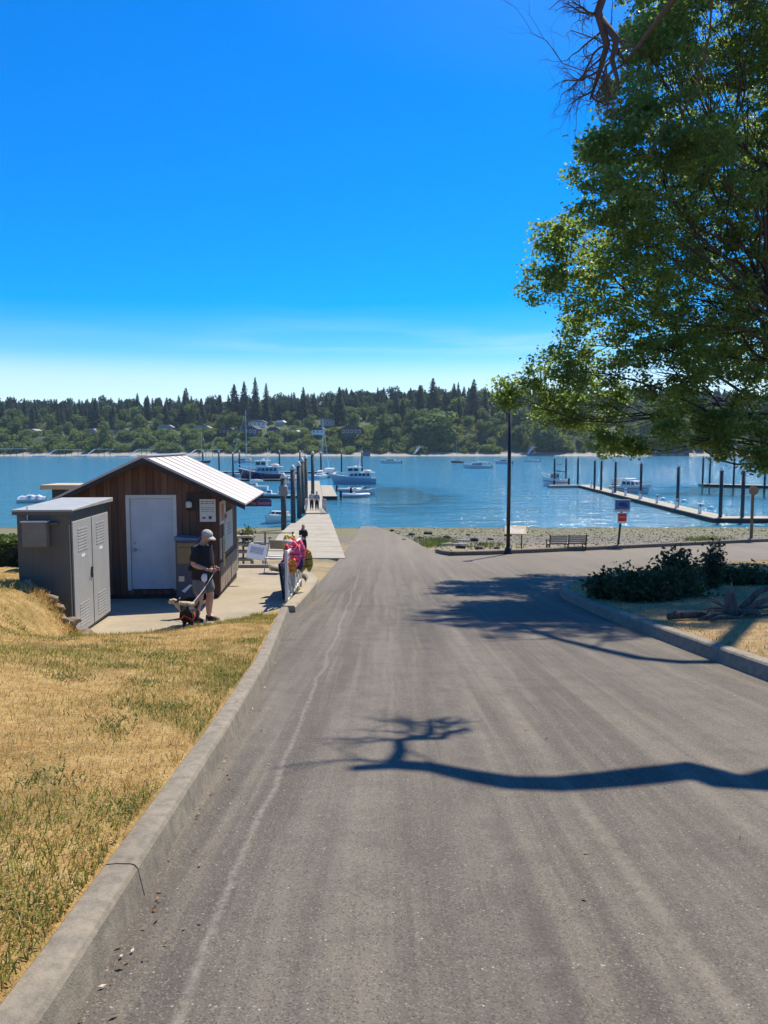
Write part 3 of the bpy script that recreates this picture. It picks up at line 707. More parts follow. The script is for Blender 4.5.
# ================================================================== OBJECTS
def text_mesh(s, size, name, mat, parent, loc, rot, depth=.002, align='CENTER'):
    cu = bpy.data.curves.new(name, 'FONT'); cu.body = s; cu.size = size; cu.align_x = align; cu.align_y = 'CENTER'; cu.extrude = depth
    o = bpy.data.objects.new(name, cu); COL.objects.link(o); bpy.context.view_layer.update()
    me = bpy.data.meshes.new_from_object(o.evaluated_get(bpy.context.evaluated_depsgraph_get())); bpy.data.objects.remove(o)
    me.materials.clear(); me.materials.append(mat); q = bpy.data.objects.new(name, me); COL.objects.link(q); q.parent = parent; q.location = loc; q.rotation_euler = rot; return q

# ---------------------------------------------------------------- wooden shed
SR = R(3.7)
shed = thing('wooden_shed', 'small brown cedar shed with white door and pale metal roof', 'shed', (-3.82, 17.6, padz(17.6)), SR)
SW, SD, SHh = 3.18, 3.4, 2.33; slope = .475; APX = -1.57
zr = lambda x: 2.16 + (1.65 + .6 - abs(x - APX)) * slope + .02      # underside of the roof
wall = MB()
g = [(-SW, .10), (0, .10), (0, zr(0)), (APX, zr(APX)), (-SW, zr(-SW))]
dx0, dx1, dz0, dz1 = -2.07, -.93, .12, 2.40
# front wall built round the door opening
wall.prism([(-SW, .1), (dx0, .1), (dx0, zr(dx0)), (-SW, zr(-SW))], 0, .09); wall.prism([(dx1, .1), (0, .1), (0, zr(0)), (dx1, zr(dx1))], 0, .09)
wall.prism([(dx0, dz1), (dx1, dz1), (dx1, zr(dx1)), (APX, zr(APX)), (dx0, zr(dx0))], .001, .089); wall.prism([(dx0, .02), (dx1, .02), (dx1, dz0 + .08), (dx0, dz0 + .08)], .03, .12)
wall.prism(g, SD - .09, SD); wall.box((-SW, .09, .1), (-SW + .09, SD - .09, zr(-SW)))
wall.build('wall', M['cedar'], shed)
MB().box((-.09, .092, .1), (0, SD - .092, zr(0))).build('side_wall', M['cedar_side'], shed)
MB().box((-SW + .02, .02, -.1), (-.02, SD - .02, .1)).build('plinth', M['dark_wood'], shed)
for xa, xb in ((0, .03), (-SW - .03, -SW)): MB().box((xa - .10 if xa == 0 else xa, -.025, .08), (xb if xa == 0 else xb + .1, -.002, zr(xa) - .02)).build('corner_board', M['cedar'], shed)
t = NT('metal_roofing'); wv = t.new('ShaderNodeTexWave', wave_type='BANDS', bands_direction='Y'); wv.inputs['Scale'].default_value = 2.2; wv.inputs['Distortion'].default_value = 0
t.link(t.obj(), wv.inputs['Vector']); f = t.noise(t.obj(scale=(1.2, 5, 1)), 1.2, 5, .65)
t.color(t.mix(t.ramp(f, [(.35, 0), (.75, .55)]), (.56, .51, .46), (.36, .28, .22))); t.rough(.5); t.b.inputs['Metallic'].default_value = .25; t.bump(f, .15, .01); M['roofing'] = t.m
for sgn in (1, -1):
    xe = APX + sgn * 2.25; ze = zr(APX + 2.25); za = zr(APX)
    poly = [(APX, za), (xe, ze), (xe, ze + .035), (APX, za + .04)]
    roof = MB(); roof.prism(poly, -.42, SD + .75)
    for k in range(7):                                           # raised seams
        y = -.40 + k * (SD + 1.13) / 6; roof.bar((APX + sgn*.02, y, za + .038), (xe, y, ze + .034), .03, .016)
    ro = roof.build('roof', M['roofing'], shed)
    MB().prism([(APX, za - .13), (xe - sgn*.01, ze - .10), (xe - sgn*.01, ze - .003), (APX, za - .003)], -.41, -.375).build('fascia', M['dark_wood'], shed)
    MB().prism([(APX, za - .13), (xe - sgn*.01, ze - .10), (xe - sgn*.01, ze - .003), (APX, za - .003)], SD + .70, SD + .735).build('fascia', M['dark_wood'], shed)
    for k in range(5):
        y = .1 + k * .9; MB().bar((APX + sgn*.08, y, za - .07), (xe - sgn*.06, y, ze - .05), .05, .09).build('rafter', M['dark_wood'], shed)
    for y in (-.2,): pass
MB().bar((APX, -.43, zr(APX) + .045), (APX, SD + .76, zr(APX) + .045), .22, .03).build('ridge_cap', M['alu'], shed)
door = MB(); door.box((dx0 + .09, .03, dz0 + .10), (dx1 - .09, .075, dz1 - .09)); d = door.build('door', pm('door_white', (.56, .58, .58), .5, .10, 2.2, .05), shed, bevel=.006)
for (a, b) in ((.30, 1.00), (1.10, 1.95)):
    for (p, q) in ((dx0 + .19, -1.53), (-1.47, dx1 - .19)):
        MB().box((p, .026, dz0 + a), (q, .031, dz0 + b)).build('panel', bpy.data.materials['door_white'], d, bevel=.006)
MB().lathe([(.0, 0), (.035, .0), (.035, .012), (.018, .02), (.018, .04), (.034, .05), (.036, .07), (.02, .085), (0, .086)], n=14).build('handle', M['steel'], d, smooth=True).matrix_local = Matrix.Translation((dx0 + .18, .03, dz0 + 1.02)) @ Matrix.Rotation(R(90), 4, 'X')
MB().lathe([(0, 0), (.028, 0), (.028, .015), (0, .018)], n=12).build('lock', M['steel'], d).matrix_local = Matrix.Translation((dx0 + .18, .03, dz0 + 1.17)) @ Matrix.Rotation(R(90), 4, 'X')
fr = MB(); fr.box((dx0, -.018, dz0 + .08), (dx0 + .085, .06, dz1)); fr.box((dx1 - .085, -.018, dz0 + .08), (dx1, .06, dz1)); fr.box((dx0 + .087, -.018, dz1 - .085), (dx1 - .087, .06, dz1)); fr.build('door_frame', M['offwhite'], shed, bevel=.006)
MB().box((-.7, -.022, 2.03), (-.2, -.003, 2.45)).build('vent_board', M['dark_wood'], shed)
def on_shed(x, y, z): return shed.location + Matrix.Rotation(SR, 3, 'Z') @ Vector((x, y, z))
# light fitting, notices and boxes on the shed
l_ = thing('wall_lamp', 'small pale wall lamp on the dark board beside the shed door', 'wall lamp', on_shed(-.63, -.02, 2.18), SR)
MB().box((-.06, -.03, -.09), (.06, -.002, .09)).build('back_plate', M['black'], l_); MB().lathe([(.03, -.07), (.07, -.06), (.07, .05), (.04, .08)], (0, -.09, 0), 12).build('lamp_shade', M['offwhite'], l_, smooth=True)
MB().bar((0, -.03, .06), (0, -.09, .085), .02).build('arm', M['black'], l_)
def notice(name, x, z, w, h, label, mat, lines, rz=SR, wy=-.035, head=None, pos=None, ink=None):
    t = thing(name, label, 'sign', pos or on_shed(x, wy, z), rz); MB().box((-w/2, -.008, -h/2), (w/2, .004, h/2)).build('board', mat, t, bevel=.003)
    for (yy, ww, hh, m) in lines:
        MB().box((-w/2*ww, -.0105, yy*h/2 - hh/2), (w/2*ww, -.0085, yy*h/2 + hh/2)).build('printed_band', m, t)
    return t
inkd = pm('print_dark', (.05, .06, .07), .7, .1, 9, 0); inkg = pm('print_green', (.20, .27, .12), .7, .1, 9, 0); inky = pm('print_yellow', (.55, .42, .10), .7, .1, 9, 0); inkr = pm('print_red', (.45, .06, .04), .7, .1, 9, 0)
n_ = notice('notice_sign', -.22, 2.04, .36, .52, 'white rules notice with dark heading on the shed front', pm('notice_white', (.66, .64, .55), .6, .06, 5, 0), [], head=1)
def text_rows(t, w, h, rows, mat, y0=.8, dy=-.16):
    r = random.Random(hash(round(w*1000)) % 999); mb = MB()
    for k in range(rows):
        x = -w*.42; zz = h/2*(y0 + dy*k*2)
        while x < w*.38:
            L = r.uniform(.02, .06); mb.box((x, -.0105, zz - .008), (min(x + L, w*.42), -.0085, zz + .008)); x += L + .014
    return mb.build('lettering', mat, t)
text_rows(n_, .36, .52, 2, inkd, .78, -.085); text_rows(n_, .34, .52, 3, inkg, .25, -.085)
MB().box((-.12, -.0105, -.19), (-.05, -.0085, -.15)).box((.02, -.0105, -.2), (.09, -.0085, -.13)).build('symbol', inkd, n_)
nb = thing('newspaper_box', 'blue newspaper box with yellow card, standing behind the man', 'newspaper box', on_shed(-.62, -.36, 0), SR)
blu = pm('faded_blue_paint', (.06, .075, .105), .5, .2, 4, .03)
MB().box((-.24, -.22, .12), (.24, .24, 1.42)).build('cabinet', blu, nb, bevel=.02); MB().prism([(-.26, 1.42), (.26, 1.42), (.26, 1.46), (-.26, 1.5)], -.25, .27).build('lid', pm('slate_paint', (.10, .16, .24), .5), nb)
dd = MB().box((-.20, -.245, .90), (.20, -.222, 1.36)).build('door', pm('shaded_yellow_card', (.24, .17, .075), .7, .2, 6, 0), nb); text_rows(dd, .36, .3, 1, inkd, .3).location = (0, -.238, 1.22)  # card yellow darkened in its colour for the shade beside the shed
MB().box((-.17, -.25, .5), (-.05, -.222, .62)).build('coin_panel', M['steel'], nb); MB().prism([(-.12, .28), (.05, .42), (.12, .42), (-.05, .24)], -.23, -.221).build('emblem', M['white'], nb)
for sx in (-.2, .2): MB().box((sx - .03, -.18, 0), (sx + .03, .2, .125)).build('leg', M['dark'], nb)
# notice boards on the shed's right-hand side wall (facing the slip)
def side_board(name, y, z, w, h, label, mat):
    t = thing(name, label, 'sign', on_shed(.004, y, z), SR + R(90)); MB().box((-w/2, -.03, -h/2), (w/2, 0, h/2)).build('board', mat, t, bevel=.004); return t
sb = side_board('poster_board', .62, 1.95, .85, .55, 'white poster board with red picture under the shed eave', M['offwhite'])
MB().box((-.28, -.034, -.2), (.12, -.031, .2)).build('picture', pm('faded_red_print', (.42, .20, .15), .7), sb)
sb = side_board('notice_board', 1.55, 1.42, 1.5, .95, 'grey white notice board on the shed side wall', pm('board_grey', (.48, .49, .47), .6))
MB().box((-.7, -.034, .34), (-.3, -.031, .44)).build('heading', inkr, sb); text_rows(sb, .9, .8, 4, inkd, .4, -.1).location = (.1, -.023, 0)
sb = side_board('yellow_leaflet', .72, 1.0, .28, .75, 'yellow leaflet strip hung below the boards on the shed side', inky); text_rows(sb, .26, .7, 5, inkd, .7, -.1).location = (0, -.022, 0)
sb = side_board('white_leaflet', .25, 1.12, .14, .5, 'narrow lilac white leaflet by the shed front corner', pm('lilac_paper', (.55, .5, .58), .7)); text_rows(sb, .12, .5, 4, inkd, .7, -.1).location = (0, -.022, 0)
bw = MB()
for k in range(9): bw.box((.002, .1 + k*.365, .12), (.03, .1 + k*.365 + .335, .78))
bw.build('skirting_boards', pm('weathered_boards', (.24, .19, .14), .85, .3, 3, .2), shed)
ps = thing('station_sign', 'dark purple Pay Station sign jutting from the shed eave', 'sign', at(258.5, 503, 20.6), R(2))
MB().box((-.35, -.015, -.09), (.35, .015, .09)).build('board', pm('sign_purple', (.08, .055, .19), .5), ps, bevel=.004)
pk = pm('sign_pink', (.72, .42, .46), .6); text_mesh('Pay Station', .125, 'lettering', pk, ps, (.05, -.017, 0), (R(90), 0, 0)); MB().prism([(-.31, 0), (-.25, .05), (-.25, .015), (-.24, .015), (-.24, -.015), (-.25, -.015), (-.25, -.05)], -.019, -.016).build('arrow', pk, ps)
MB().bar((-.35, 0, .1), (.30, 0, .1), .02).bar((-.34, 0, .1), (-.46, -.1, .12), .02).build('bracket', M['black'], ps)

# ---------------------------------------------------------------- grey cabinet
cb = thing('utility_cabinet', 'tall grey utility cabinet with twin louvred doors and flat roof', 'cabinet', (-5.44, 13.2, padz(13.2) - .02), SR)
gcol = NT('cabinet_grey'); v = gcol.obj(); o_ = gcol.xyz(); jn = gcol.ramp(gcol.math('ABSOLUTE', gcol.math('SUBTRACT', gcol.math('FRACT', gcol.math('MULTIPLY', o_[0], 3.2)), .5)), [(.47, 0), (.49, 1)])
gcol.color(gcol.mix(gcol.math('MULTIPLY', jn, .5), gcol.ramp(gcol.noise(v, 2.5, 5), [(.3, (.088, .088, .070)), (.7, (.112, .112, .09))]), (.05, .05, .045))); gcol.rough(.55); M['cab'] = gcol.m
CW, CD, CH = .87, 2.28, 2.28
MB().box((-CW, 0, 0), (0, CD, CH - .02)).build('body', M['cab'], cb, bevel=.008)
rf = MB(); rf.add([(-CW-.06, -.07, CH), (.09, -.07, CH), (.09, CD+.1, CH), (-CW-.06, CD+.1, CH+.0), (-CW-.06, -.07, CH+.03), (.09, -.07, CH+.03), (.09, CD+.1, CH+.08), (-CW-.06, CD+.1, CH+.08)], [(0,3,2,1),(4,5,6,7),(0,1,5,4),(1,2,6,5),(2,3,7,6),(3,0,4,7)])
rf.build('roof', pm('cabinet_roof', (.40, .40, .36), .5, .12, 4, .03, .2), cb, bevel=.006)
MB().box((-CW-.05, -.062, CH - .06), (.08, -.045, CH - .002)).build('eave_trim', M['cab'], cb)
dm = pm('cabinet_door', (.36, .355, .335), .5, .06, 3, .03)
for k, (a, b) in enumerate(((.10, 1.13), (1.145, CD - .08))):
    dr = MB().box((.002, a, .06), (.03, b, CH - .20)).build('door', dm, cb, bevel=.006); m_ = (a + b) / 2
    for z0 in (.16, 1.52):
        lv = MB()
        for q in range(8): lv.box((.028, m_ - .26, z0 + q*.055), (.036, m_ + .26, z0 + q*.055 + .03))
        lv.build('louvre', pm('louvre_pale', (.375, .37, .35), .5), dr)
    MB().box((.031, m_ - .1, 1.40), (.034, m_ + .1, 1.455)).build('sticker', M['white'], dr)
    if k == 0:
        MB().box((.03, b - .09, .95), (.055, b - .04, 1.15)).bar((.055, b - .065, 1.13), (.07, b - .15, 1.03), .02).build('handle', M['black'], dr)
MB().box((.004, 1.128, .06), (.036, 1.147, CH - .2)).build('door_joint', M['cab'], cb)
mt = thing('meter_box', 'beige electricity meter box on the shaded cabinet front', 'meter box', cb.location + Matrix.Rotation(SR, 3, 'Z') @ Vector((-.52, -.10, 1.90)), SR)
MB().box((-.20, -.09, -.22), (.20, .09, .20)).build('case', pm('meter_beige', (.17, .165, .135), .55), mt, bevel=.012); MB().box((-.215, -.11, .20), (.215, .095, .225)).build('lid', pm('meter_pale', (.42, .42, .38), .5), mt)
MB().tube([(.20, .05, .17), (.34, .05, .17), (.34, .09, .17)], .035, 8).build('conduit', M['cab'], mt); MB().tube([(-.16, .08, .22), (-.16, .08, .46)], .012, 6).build('cable', M['offwhite'], mt)
so = thing('outlet_cover', 'small white outlet cover low on the cabinet front', 'outlet', cb.location + Matrix.Rotation(SR, 3, 'Z') @ Vector((-.72, -.012, 1.02)), SR)
MB().box((-.05, -.012, -.075), (.05, .012, .075)).build('plate', pm('outlet_grey', (.42, .42, .40), .5), so, bevel=.004); MB().box((-.03, -.018, -.05), (.03, -.011, .0)).build('flap', M['cab'], so)

# ---------------------------------------------------------------- person builder
def skin(name, J, E, root, mat, parent=None, sub=2, smooth=True):
    """J: name -> (pos, radius or (rx, ry)); one skinned continuous surface"""
    keys = list(J); ix = {k: i for i, k in enumerate(keys)}
    me = bpy.data.meshes.new(name); me.from_pydata([tuple(J[k][0]) for k in keys], [(ix[a], ix[b]) for a, b in E], []); me.update()
    o = bpy.data.objects.new(name, me); COL.objects.link(o)
    md = o.modifiers.new('skin', 'SKIN'); md.use_smooth_shade = True
    sv = me.skin_vertices[0].data if me.skin_vertices else None
    if sv is None:
        bpy.context.view_layer.objects.active = o; sv = me.skin_vertices[0].data
    for k in keys:
        r = J[k][1]; sv[ix[k]].radius = r if hasattr(r, '__len__') else (r, r); sv[ix[k]].use_root = (k == root)
    md2 = o.modifiers.new('sub', 'SUBSURF'); md2.levels = sub; md2.render_levels = sub
    bpy.context.view_layer.update(); dg = bpy.context.evaluated_depsgraph_get()
    m2 = bpy.data.meshes.new_from_object(o.evaluated_get(dg)); bpy.data.objects.remove(o); m2.name = name
    m2.materials.clear(); m2.materials.append(mat); m2.polygons.foreach_set('use_smooth', [True]*len(m2.polygons))
    q = bpy.data.objects.new(name, m2); COL.objects.link(q)
    if parent: q.parent = parent
    return q
def join_into(o, mb):
    """append raw geometry to an object's mesh so the body stays one mesh"""
    import bmesh
    bm = bmesh.new(); bm.from_mesh(o.data); vs = [bm.verts.new(v) for v in mb.v]
    for f in mb.f:
        try: bm.faces.new([vs[i] for i in f]).smooth = True
        except ValueError: pass
    bm.to_mesh(o.data); bm.free()
SKIN = pm('skin', (.52, .28, .19), .55, .08, 9, .02); HAIR = pm('grey_hair', (.28, .26, .24), .9, .2, 30, .2); DHAIR = pm('dark_hair', (.015, .012, .011), .7, .2, 30, .2)
def head_lathe(mb, c, yaw, pitch, s=1.0):
    """skull, jaw, nose, ears; faces +x before the turn"""
    import bmesh
    bm = bmesh.new(); bmesh.ops.create_uvsphere(bm, u_segments=20, v_segments=14, radius=1)
    m = Matrix.Translation(c) @ Matrix.Rotation(yaw, 4, 'Z') @ Matrix.Rotation(pitch, 4, 'Y'); o = len(mb.v)
    for v in bm.verts:
        x, y, z = v.co; w = 1 - .28 * max(0, -z) ** 1.3; xx = x * .098 * (1 - .10*max(0, -z)) + (.016 * max(0, -z)); q = Vector((xx, y * .076 * w, z * .118))
        if x > .5 and abs(y) < .22 and -.28 < z < .12: q.x += .026 * (1 - abs(y)/.22) * (.5 + (.12 - z))      # nose
        if x > .6 and -.08 < z < .25 and .2 < abs(y) < .6: q.x -= .010                                          # eye sockets
        if x > .5 and -.62 < z < -.45 and abs(y) < .45: q.x += .006                                             # mouth and chin
        mb.v.append(tuple(m @ (q * s)))
    for f in bm.faces: mb.f.append(tuple(v.index + o for v in f.verts)); mb.m.append(0)
    bm.free()
    for sy in (1, -1):
        mb.blob(tuple(m @ (Vector((-.005, sy*.078, -.005)) * s)), (.022*s, .012*s, .034*s), 3, .15, 1)
    return m
def hand(mb, w, d, side, up, curl=.6, s=1.0):
    """palm + four fingers + thumb from wrist w along d; side = thumb side; up = back of the hand"""
    w = Vector(w); d = Vector(d).normalized(); side = (Vector(side) - d * d.dot(Vector(side))).normalized(); up = d.cross(side).normalized() if up is None else Vector(up).normalized()
    mb.tube([w, w + d*.035*s, w + d*.085*s], [.026*s, .036*s, .034*s], 8)
    for k, (L, o) in enumerate(((.070, .027), (.078, .009), (.073, -.009), (.056, -.026))):
        b = w + d*.082*s + side*o*s; p1 = b + d*L*.45*s; d2 = (d*math.cos(curl) - up*math.sin(curl)); p2 = p1 + d2*L*.33*s; d3 = (d*math.cos(curl*1.9) - up*math.sin(curl*1.9)); p3 = p2 + d3*L*.28*s
        mb.tube([b, p1, p2, p3], [.0095*s, .009*s, .008*s, .0065*s], 6)
    b = w + d*.03*s + side*.03*s; p1 = b + (d*.6 + side*.7)*.035*s; p2 = p1 + (d*.9 + side*.15 - up*.2)*.03*s
    mb.tube([b - side*.01*s, p1, p2], [.013*s, .011*s, .008*s], 6)

# ---------------------------------------------------------------- the man: faces +x in his own frame, looks down at his hands
man = thing('person', 'man in black t-shirt, grey shorts and pale cap looking down at his hands', 'person', (onz(204, 621, padz(14.8)).x, 14.85, padz(14.85) + .004), R(-16))
V_ = Vector
J = {'pel': (V_((-.03, 0, .93)), .165), 'belly': (V_((.015, 0, 1.08)), .175), 'chest': (V_((.0, 0, 1.28)), .17), 'neckb': (V_((.0, 0, 1.46)), .10), 'neck': (V_((.035, 0, 1.55)), .075), 'headb': (V_((.075, 0, 1.63)), .075), 'skull': (V_((.085, 0, 1.70)), .08)}
E = [('pel', 'belly'), ('belly', 'chest'), ('chest', 'neckb'), ('neckb', 'neck'), ('neck', 'headb'), ('headb', 'skull')]
arm = {1: [(-.02, .19, 1.42), (-.07, .25, 1.17), (.19, .14, 1.035), (.25, .11, 1.03)], -1: [(-.01, -.19, 1.42), (-.06, -.27, 1.16), (.20, -.14, 1.04), (.27, -.09, 1.035)]}
leg = {1: [(-.02, .095, .90), (.10, .11, .50), (.05, .12, .09), (.16, .13, .045)], -1: [(-.03, -.095, .90), (-.01, -.11, .49), (-.09, -.12, .09), (.02, -.14, .045)]}
for s in (1, -1):
    a = 'L' if s > 0 else 'R'; q = [V_(p) for p in arm[s]]
    for k, (p, r) in enumerate(zip([q[0], q[0].lerp(q[1], .5), q[1], q[1].lerp(q[2], .45), q[2]], (.072, .064, .056, .052, .036))): J[f'a{a}{k}'] = (p, r)
    E += [('chest', f'a{a}0')] + [(f'a{a}{k}', f'a{a}{k+1}') for k in range(4)]
    g_ = [V_(p) for p in leg[s]]
    for k, (p, r) in enumerate(zip([g_[0], g_[0].lerp(g_[1], .55), g_[1], g_[1].lerp(g_[2], .35) + V_((-.02, 0, 0)), g_[2], g_[3]], (.11, .10, .074, .080, .048, .042))): J[f'l{a}{k}'] = (p, r)
    E += [('pel', f'l{a}0')] + [(f'l{a}{k}', f'l{a}{k+1}') for k in range(5)]
body = skin('body', J, E, 'pel', SKIN, man)
mb = MB(); HM_ = head_lathe(mb, V_((.095, 0, 1.685)), R(-8), R(30), 1.08)
hand(mb, arm[1][2], (.9, -.35, .0), (0, -.3, 1), (.0, .7, .5), .7); hand(mb, arm[-1][2], (.9, .38, .02), (0, .3, 1), (0, -.7, .5), .7); join_into(body, mb)
TS = pm('black_tshirt', (.010, .011, .015), .9, .3, 14, .3); SH = pm('grey_shorts', (.155, .148, .135), .9, .18, 10, .25)
JS = {'hem': (V_((-.03, 0, .74)), .215), 'mid': (V_((-.02, 0, .92)), .228), 'belly': (V_((.025, 0, 1.06)), .235), 'chest': (V_((.0, 0, 1.27)), .225), 'yoke': (V_((-.01, 0, 1.41)), .17), 'neckb': (V_((-.005, 0, 1.49)), .115), 'coll': (V_((.01, 0, 1.525)), .085)}
ES = [('hem', 'mid'), ('mid', 'belly'), ('belly', 'chest'), ('chest', 'yoke'), ('yoke', 'neckb'), ('neckb', 'coll')]
for s in (1, -1):
    q = [V_(p) for p in arm[s]]; a = str(s); JS['s0'+a] = (q[0], .112); JS['s1'+a] = (q[0].lerp(q[1], .5), .098); JS['s2'+a] = (q[0].lerp(q[1], .9), .098); ES += [('yoke', 's0'+a), ('s0'+a, 's1'+a), ('s1'+a, 's2'+a)]
skin('t_shirt', JS, ES, 'chest', TS, man)
JS = {'waist': (V_((-.02, 0, 1.0)), .20), 'pel': (V_((-.035, 0, .88)), .21)}; ES = [('waist', 'pel')]
for s in (1, -1):
    g_ = [V_(p) for p in leg[s]]; a = str(s); JS['a'+a] = (g_[0] + V_((0, s*.01, -.05)), .145); JS['b'+a] = (g_[0].lerp(g_[1], .5), .138); JS['c'+a] = (g_[0].lerp(g_[1], .93), .138); ES += [('pel', 'a'+a), ('a'+a, 'b'+a), ('b'+a, 'c'+a)]
skin('shorts', JS, ES, 'pel', SH, man)
hb = MB(); hb.blob(tuple(HM_ @ V_((-.022, 0, .012))), (.088, .083, .10), 4, .05, 2); hb.build('hair', HAIR, man, smooth=True)
CAPM = pm('pale_cap', (.40, .37, .32), .85, .12, 12, .2); cp = MB(); bm_seg = []
for i in range(7):
    ph = R(90) * i / 6; bm_seg.append((.112*math.cos(ph), .088*math.sin(ph)))
cp.lathe([(.112, -.012)] + bm_seg, n=20)
cp_o = len(cp.v); n_b = 12
for i in range(n_b + 1):
    th = R(-62) + R(124)*i/n_b; c_, s_ = math.cos(th), math.sin(th)
    for rr, zz in ((.108, .0), (.150 + .055*max(0, c_), -.020 - .014*abs(s_)), (.150 + .055*max(0, c_), -.028 - .014*abs(s_)), (.108, -.012)): cp.v.append((rr*c_, rr*s_*.78, zz))
for i in range(n_b):
    for j in range(4):
        a = cp_o + i*4 + j; b = cp_o + i*4 + (j+1) % 4; cp.f.append((a, b, b+4, a+4)); cp.m.append(0)
cap = cp.build('cap', CAPM, man, smooth=True); cap.matrix_local = HM_ @ Matrix.Translation((.0, 0, .042)) @ Matrix.Rotation(R(-4), 4, 'Y')
gl = MB(); 
for sy in (1, -1): gl.blob(tuple(HM_ @ V_((.098, sy*.034, .012))), (.010, .026, .018), 1, 0, 1); gl.tube([HM_ @ V_((.096, sy*.058, .018)), HM_ @ V_((.0, sy*.082, .018))], .003, 5)
gl.build('glasses', M['black'], man)
SHOE = pm('black_shoe', (.014, .014, .015), .6, .2, 9, .1)
for s in (1, -1):
    h_ = V_(leg[s][2]); f_ = V_(leg[s][3]); dv = (f_ - h_); dv.z = 0; dv.normalize(); sd = V_((-dv.y, dv.x, 0)); st = MB(); o = len(st.v); base = V_((h_.x, h_.y, 0)) - dv*.06; N = 9
    for k in range(N + 1):
        u = k / N; wd = .046 * (1 + .25*math.sin(u*3.1)) * (.72 if k in (0, N) else 1); tp = lin(u, [0, .3, .5, .8, 1], [.10, .105, .085, .06, .035]); pt = base + dv * (.29*u)
        for a, zz in ((-1, 0), (1, 0), (1, tp*.6), (.55, tp), (-.55, tp), (-1, tp*.6)): st.v.append(tuple(pt + sd*(a*wd) + V_((0, 0, zz))))
    for k in range(N):
        for j in range(6): st.f.append((o+k*6+j, o+k*6+(j+1) % 6, o+(k+1)*6+(j+1) % 6, o+(k+1)*6+j)); st.m.append(0)
    st.f.append(tuple(range(o, o+6))); st.m.append(0); st.f.append(tuple(range(o+N*6, o+N*6+6))); st.m.append(0)
    sh = st.build('shoe', SHOE, man, smooth=True, bevel=.008)
    MB().box((-.15, -.052, 0), (.155, .052, .018)).build('sole', M['offwhite'], sh).matrix_local = Matrix.Translation(base + dv*.145 + V_((0,0,.001))) @ Matrix.Rotation(math.atan2(dv.y, dv.x), 4, 'Z')
def man_w(p): return man.location + Matrix.Rotation(man.rotation_euler.z, 3, 'Z') @ V_(p)
ph = thing('phone', 'dark phone held in the man\'s two hands', 'phone', man_w((.315, .005, 1.045)), man.rotation_euler.z); q = MB().box((-.075, -.038, -.005), (.075, .038, .005)).build('case', M['black'], ph, bevel=.003); q.rotation_euler = (0, R(-20), 0)
q = MB().box((-.07, -.034, .0052), (.07, .034, .0065)).build('screen', M['glass'], ph); q.rotation_euler = (0, R(-20), 0)
bg = tag(MB().blob((0, 0, 0), (.06, .05, .10), 5, .3, 2).build('waste_bag', pm('thin_white_plastic', (.75, .76, .78), .4, .1, 9, .3), smooth=True), 'crumpled white plastic bag tucked at the man\'s shorts pocket', 'bag'); bg.location = man_w((.13, -.17, .90))

# ---------------------------------------------------------------- dogs (face +x in their own frame)
def dog(name, label, loc, rz, L, H, mat, ear_mat, fluffy=0.0, headturn=0.0):
    t = thing(name, label, 'dog', loc, rz); k = H
    J = {'rump': (V_((-.50*L, 0, .74*k)), .235*k), 'loin': (V_((-.22*L, 0, .75*k)), .245*k), 'rib': (V_((.12*L, 0, .70*k)), .30*k), 'chest': (V_((.36*L, 0, .71*k)), .28*k), 'neck': (V_((.52*L, 0, .92*k)), .18*k), 'nape': (V_((.60*L, headturn*.05, 1.08*k)), .165*k), 'skull': (V_((.70*L, headturn*.10, 1.12*k)), .18*k), 'stop': (V_((.80*L, headturn*.16, 1.07*k)), .12*k), 'muz': (V_((.93*L, headturn*.24, 1.03*k)), .085*k),
         'tail0': (V_((-.62*L, 0, .86*k)), .06*k), 'tail1': (V_((-.80*L, .03, .95*k)), .06*k), 'tail2': (V_((-.95*L, .05, 1.10*k)), .035*k)}
    E = [('rump', 'loin'), ('loin', 'rib'), ('rib', 'chest'), ('chest', 'neck'), ('neck', 'nape'), ('nape', 'skull'), ('skull', 'stop'), ('stop', 'muz'), ('rump', 'tail0'), ('tail0', 'tail1'), ('tail1', 'tail2')]
    for s in (1, -1):
        a = str(s); y = s * .13 * k
        for i, (p, r) in enumerate(((V_((.36*L, y*.9, .55*k)), .10), (V_((.32*L, y, .38*k)), .075), (V_((.34*L, y, .20*k)), .052), (V_((.345*L, y, .06*k)), .045), (V_((.41*L, y, .035*k)), .048))): J[f'f{a}{i}'] = (p, r*k)
        E += [('chest', f'f{a}0')] + [(f'f{a}{i}', f'f{a}{i+1}') for i in range(4)]
        for i, (p, r) in enumerate(((V_((-.48*L, y*.9, .62*k)), .135), (V_((-.36*L, y, .44*k)), .095), (V_((-.56*L, y, .26*k)), .052), (V_((-.53*L, y, .06*k)), .044), (V_((-.46*L, y, .035*k)), .048))): J[f'h{a}{i}'] = (p, r*k)
        E += [('rump', f'h{a}0')] + [(f'h{a}{i}', f'h{a}{i+1}') for i in range(4)]
    b = skin('body', J, E, 'rib', mat, t)
    if fluffy:
        for v in b.data.vertices:
            n = v.normal; v.co += n * fluffy * (nz3(v.co.x*28, v.co.y*28, v.co.z*28) + .4)
    for s in (1, -1):
        e = MB(); c = V_((.66*L, s*.155*k + headturn*.09, 1.12*k)); e.blob(tuple(c), (.07*k, .035*k, .13*k), 3 + s, .2, 2); e.build('ear', ear_mat, t, smooth=True)
        MB().blob((.83*L, s*.065*k + headturn*.15, 1.13*k), .020*k, 1, 0, 1).build('eye', M['black'], t, smooth=True)
    MB().blob((1.0*L, headturn*.27, 1.05*k), .036*k, 1, .1, 1).build('nose', M['black'], t, smooth=True)
    return t
FUR = pm('cream_fur', (.50, .38, .235), .95, .25, 22, .6); BFUR = pm('black_fur', (.013, .012, .012), .85, .4, 25, .6)
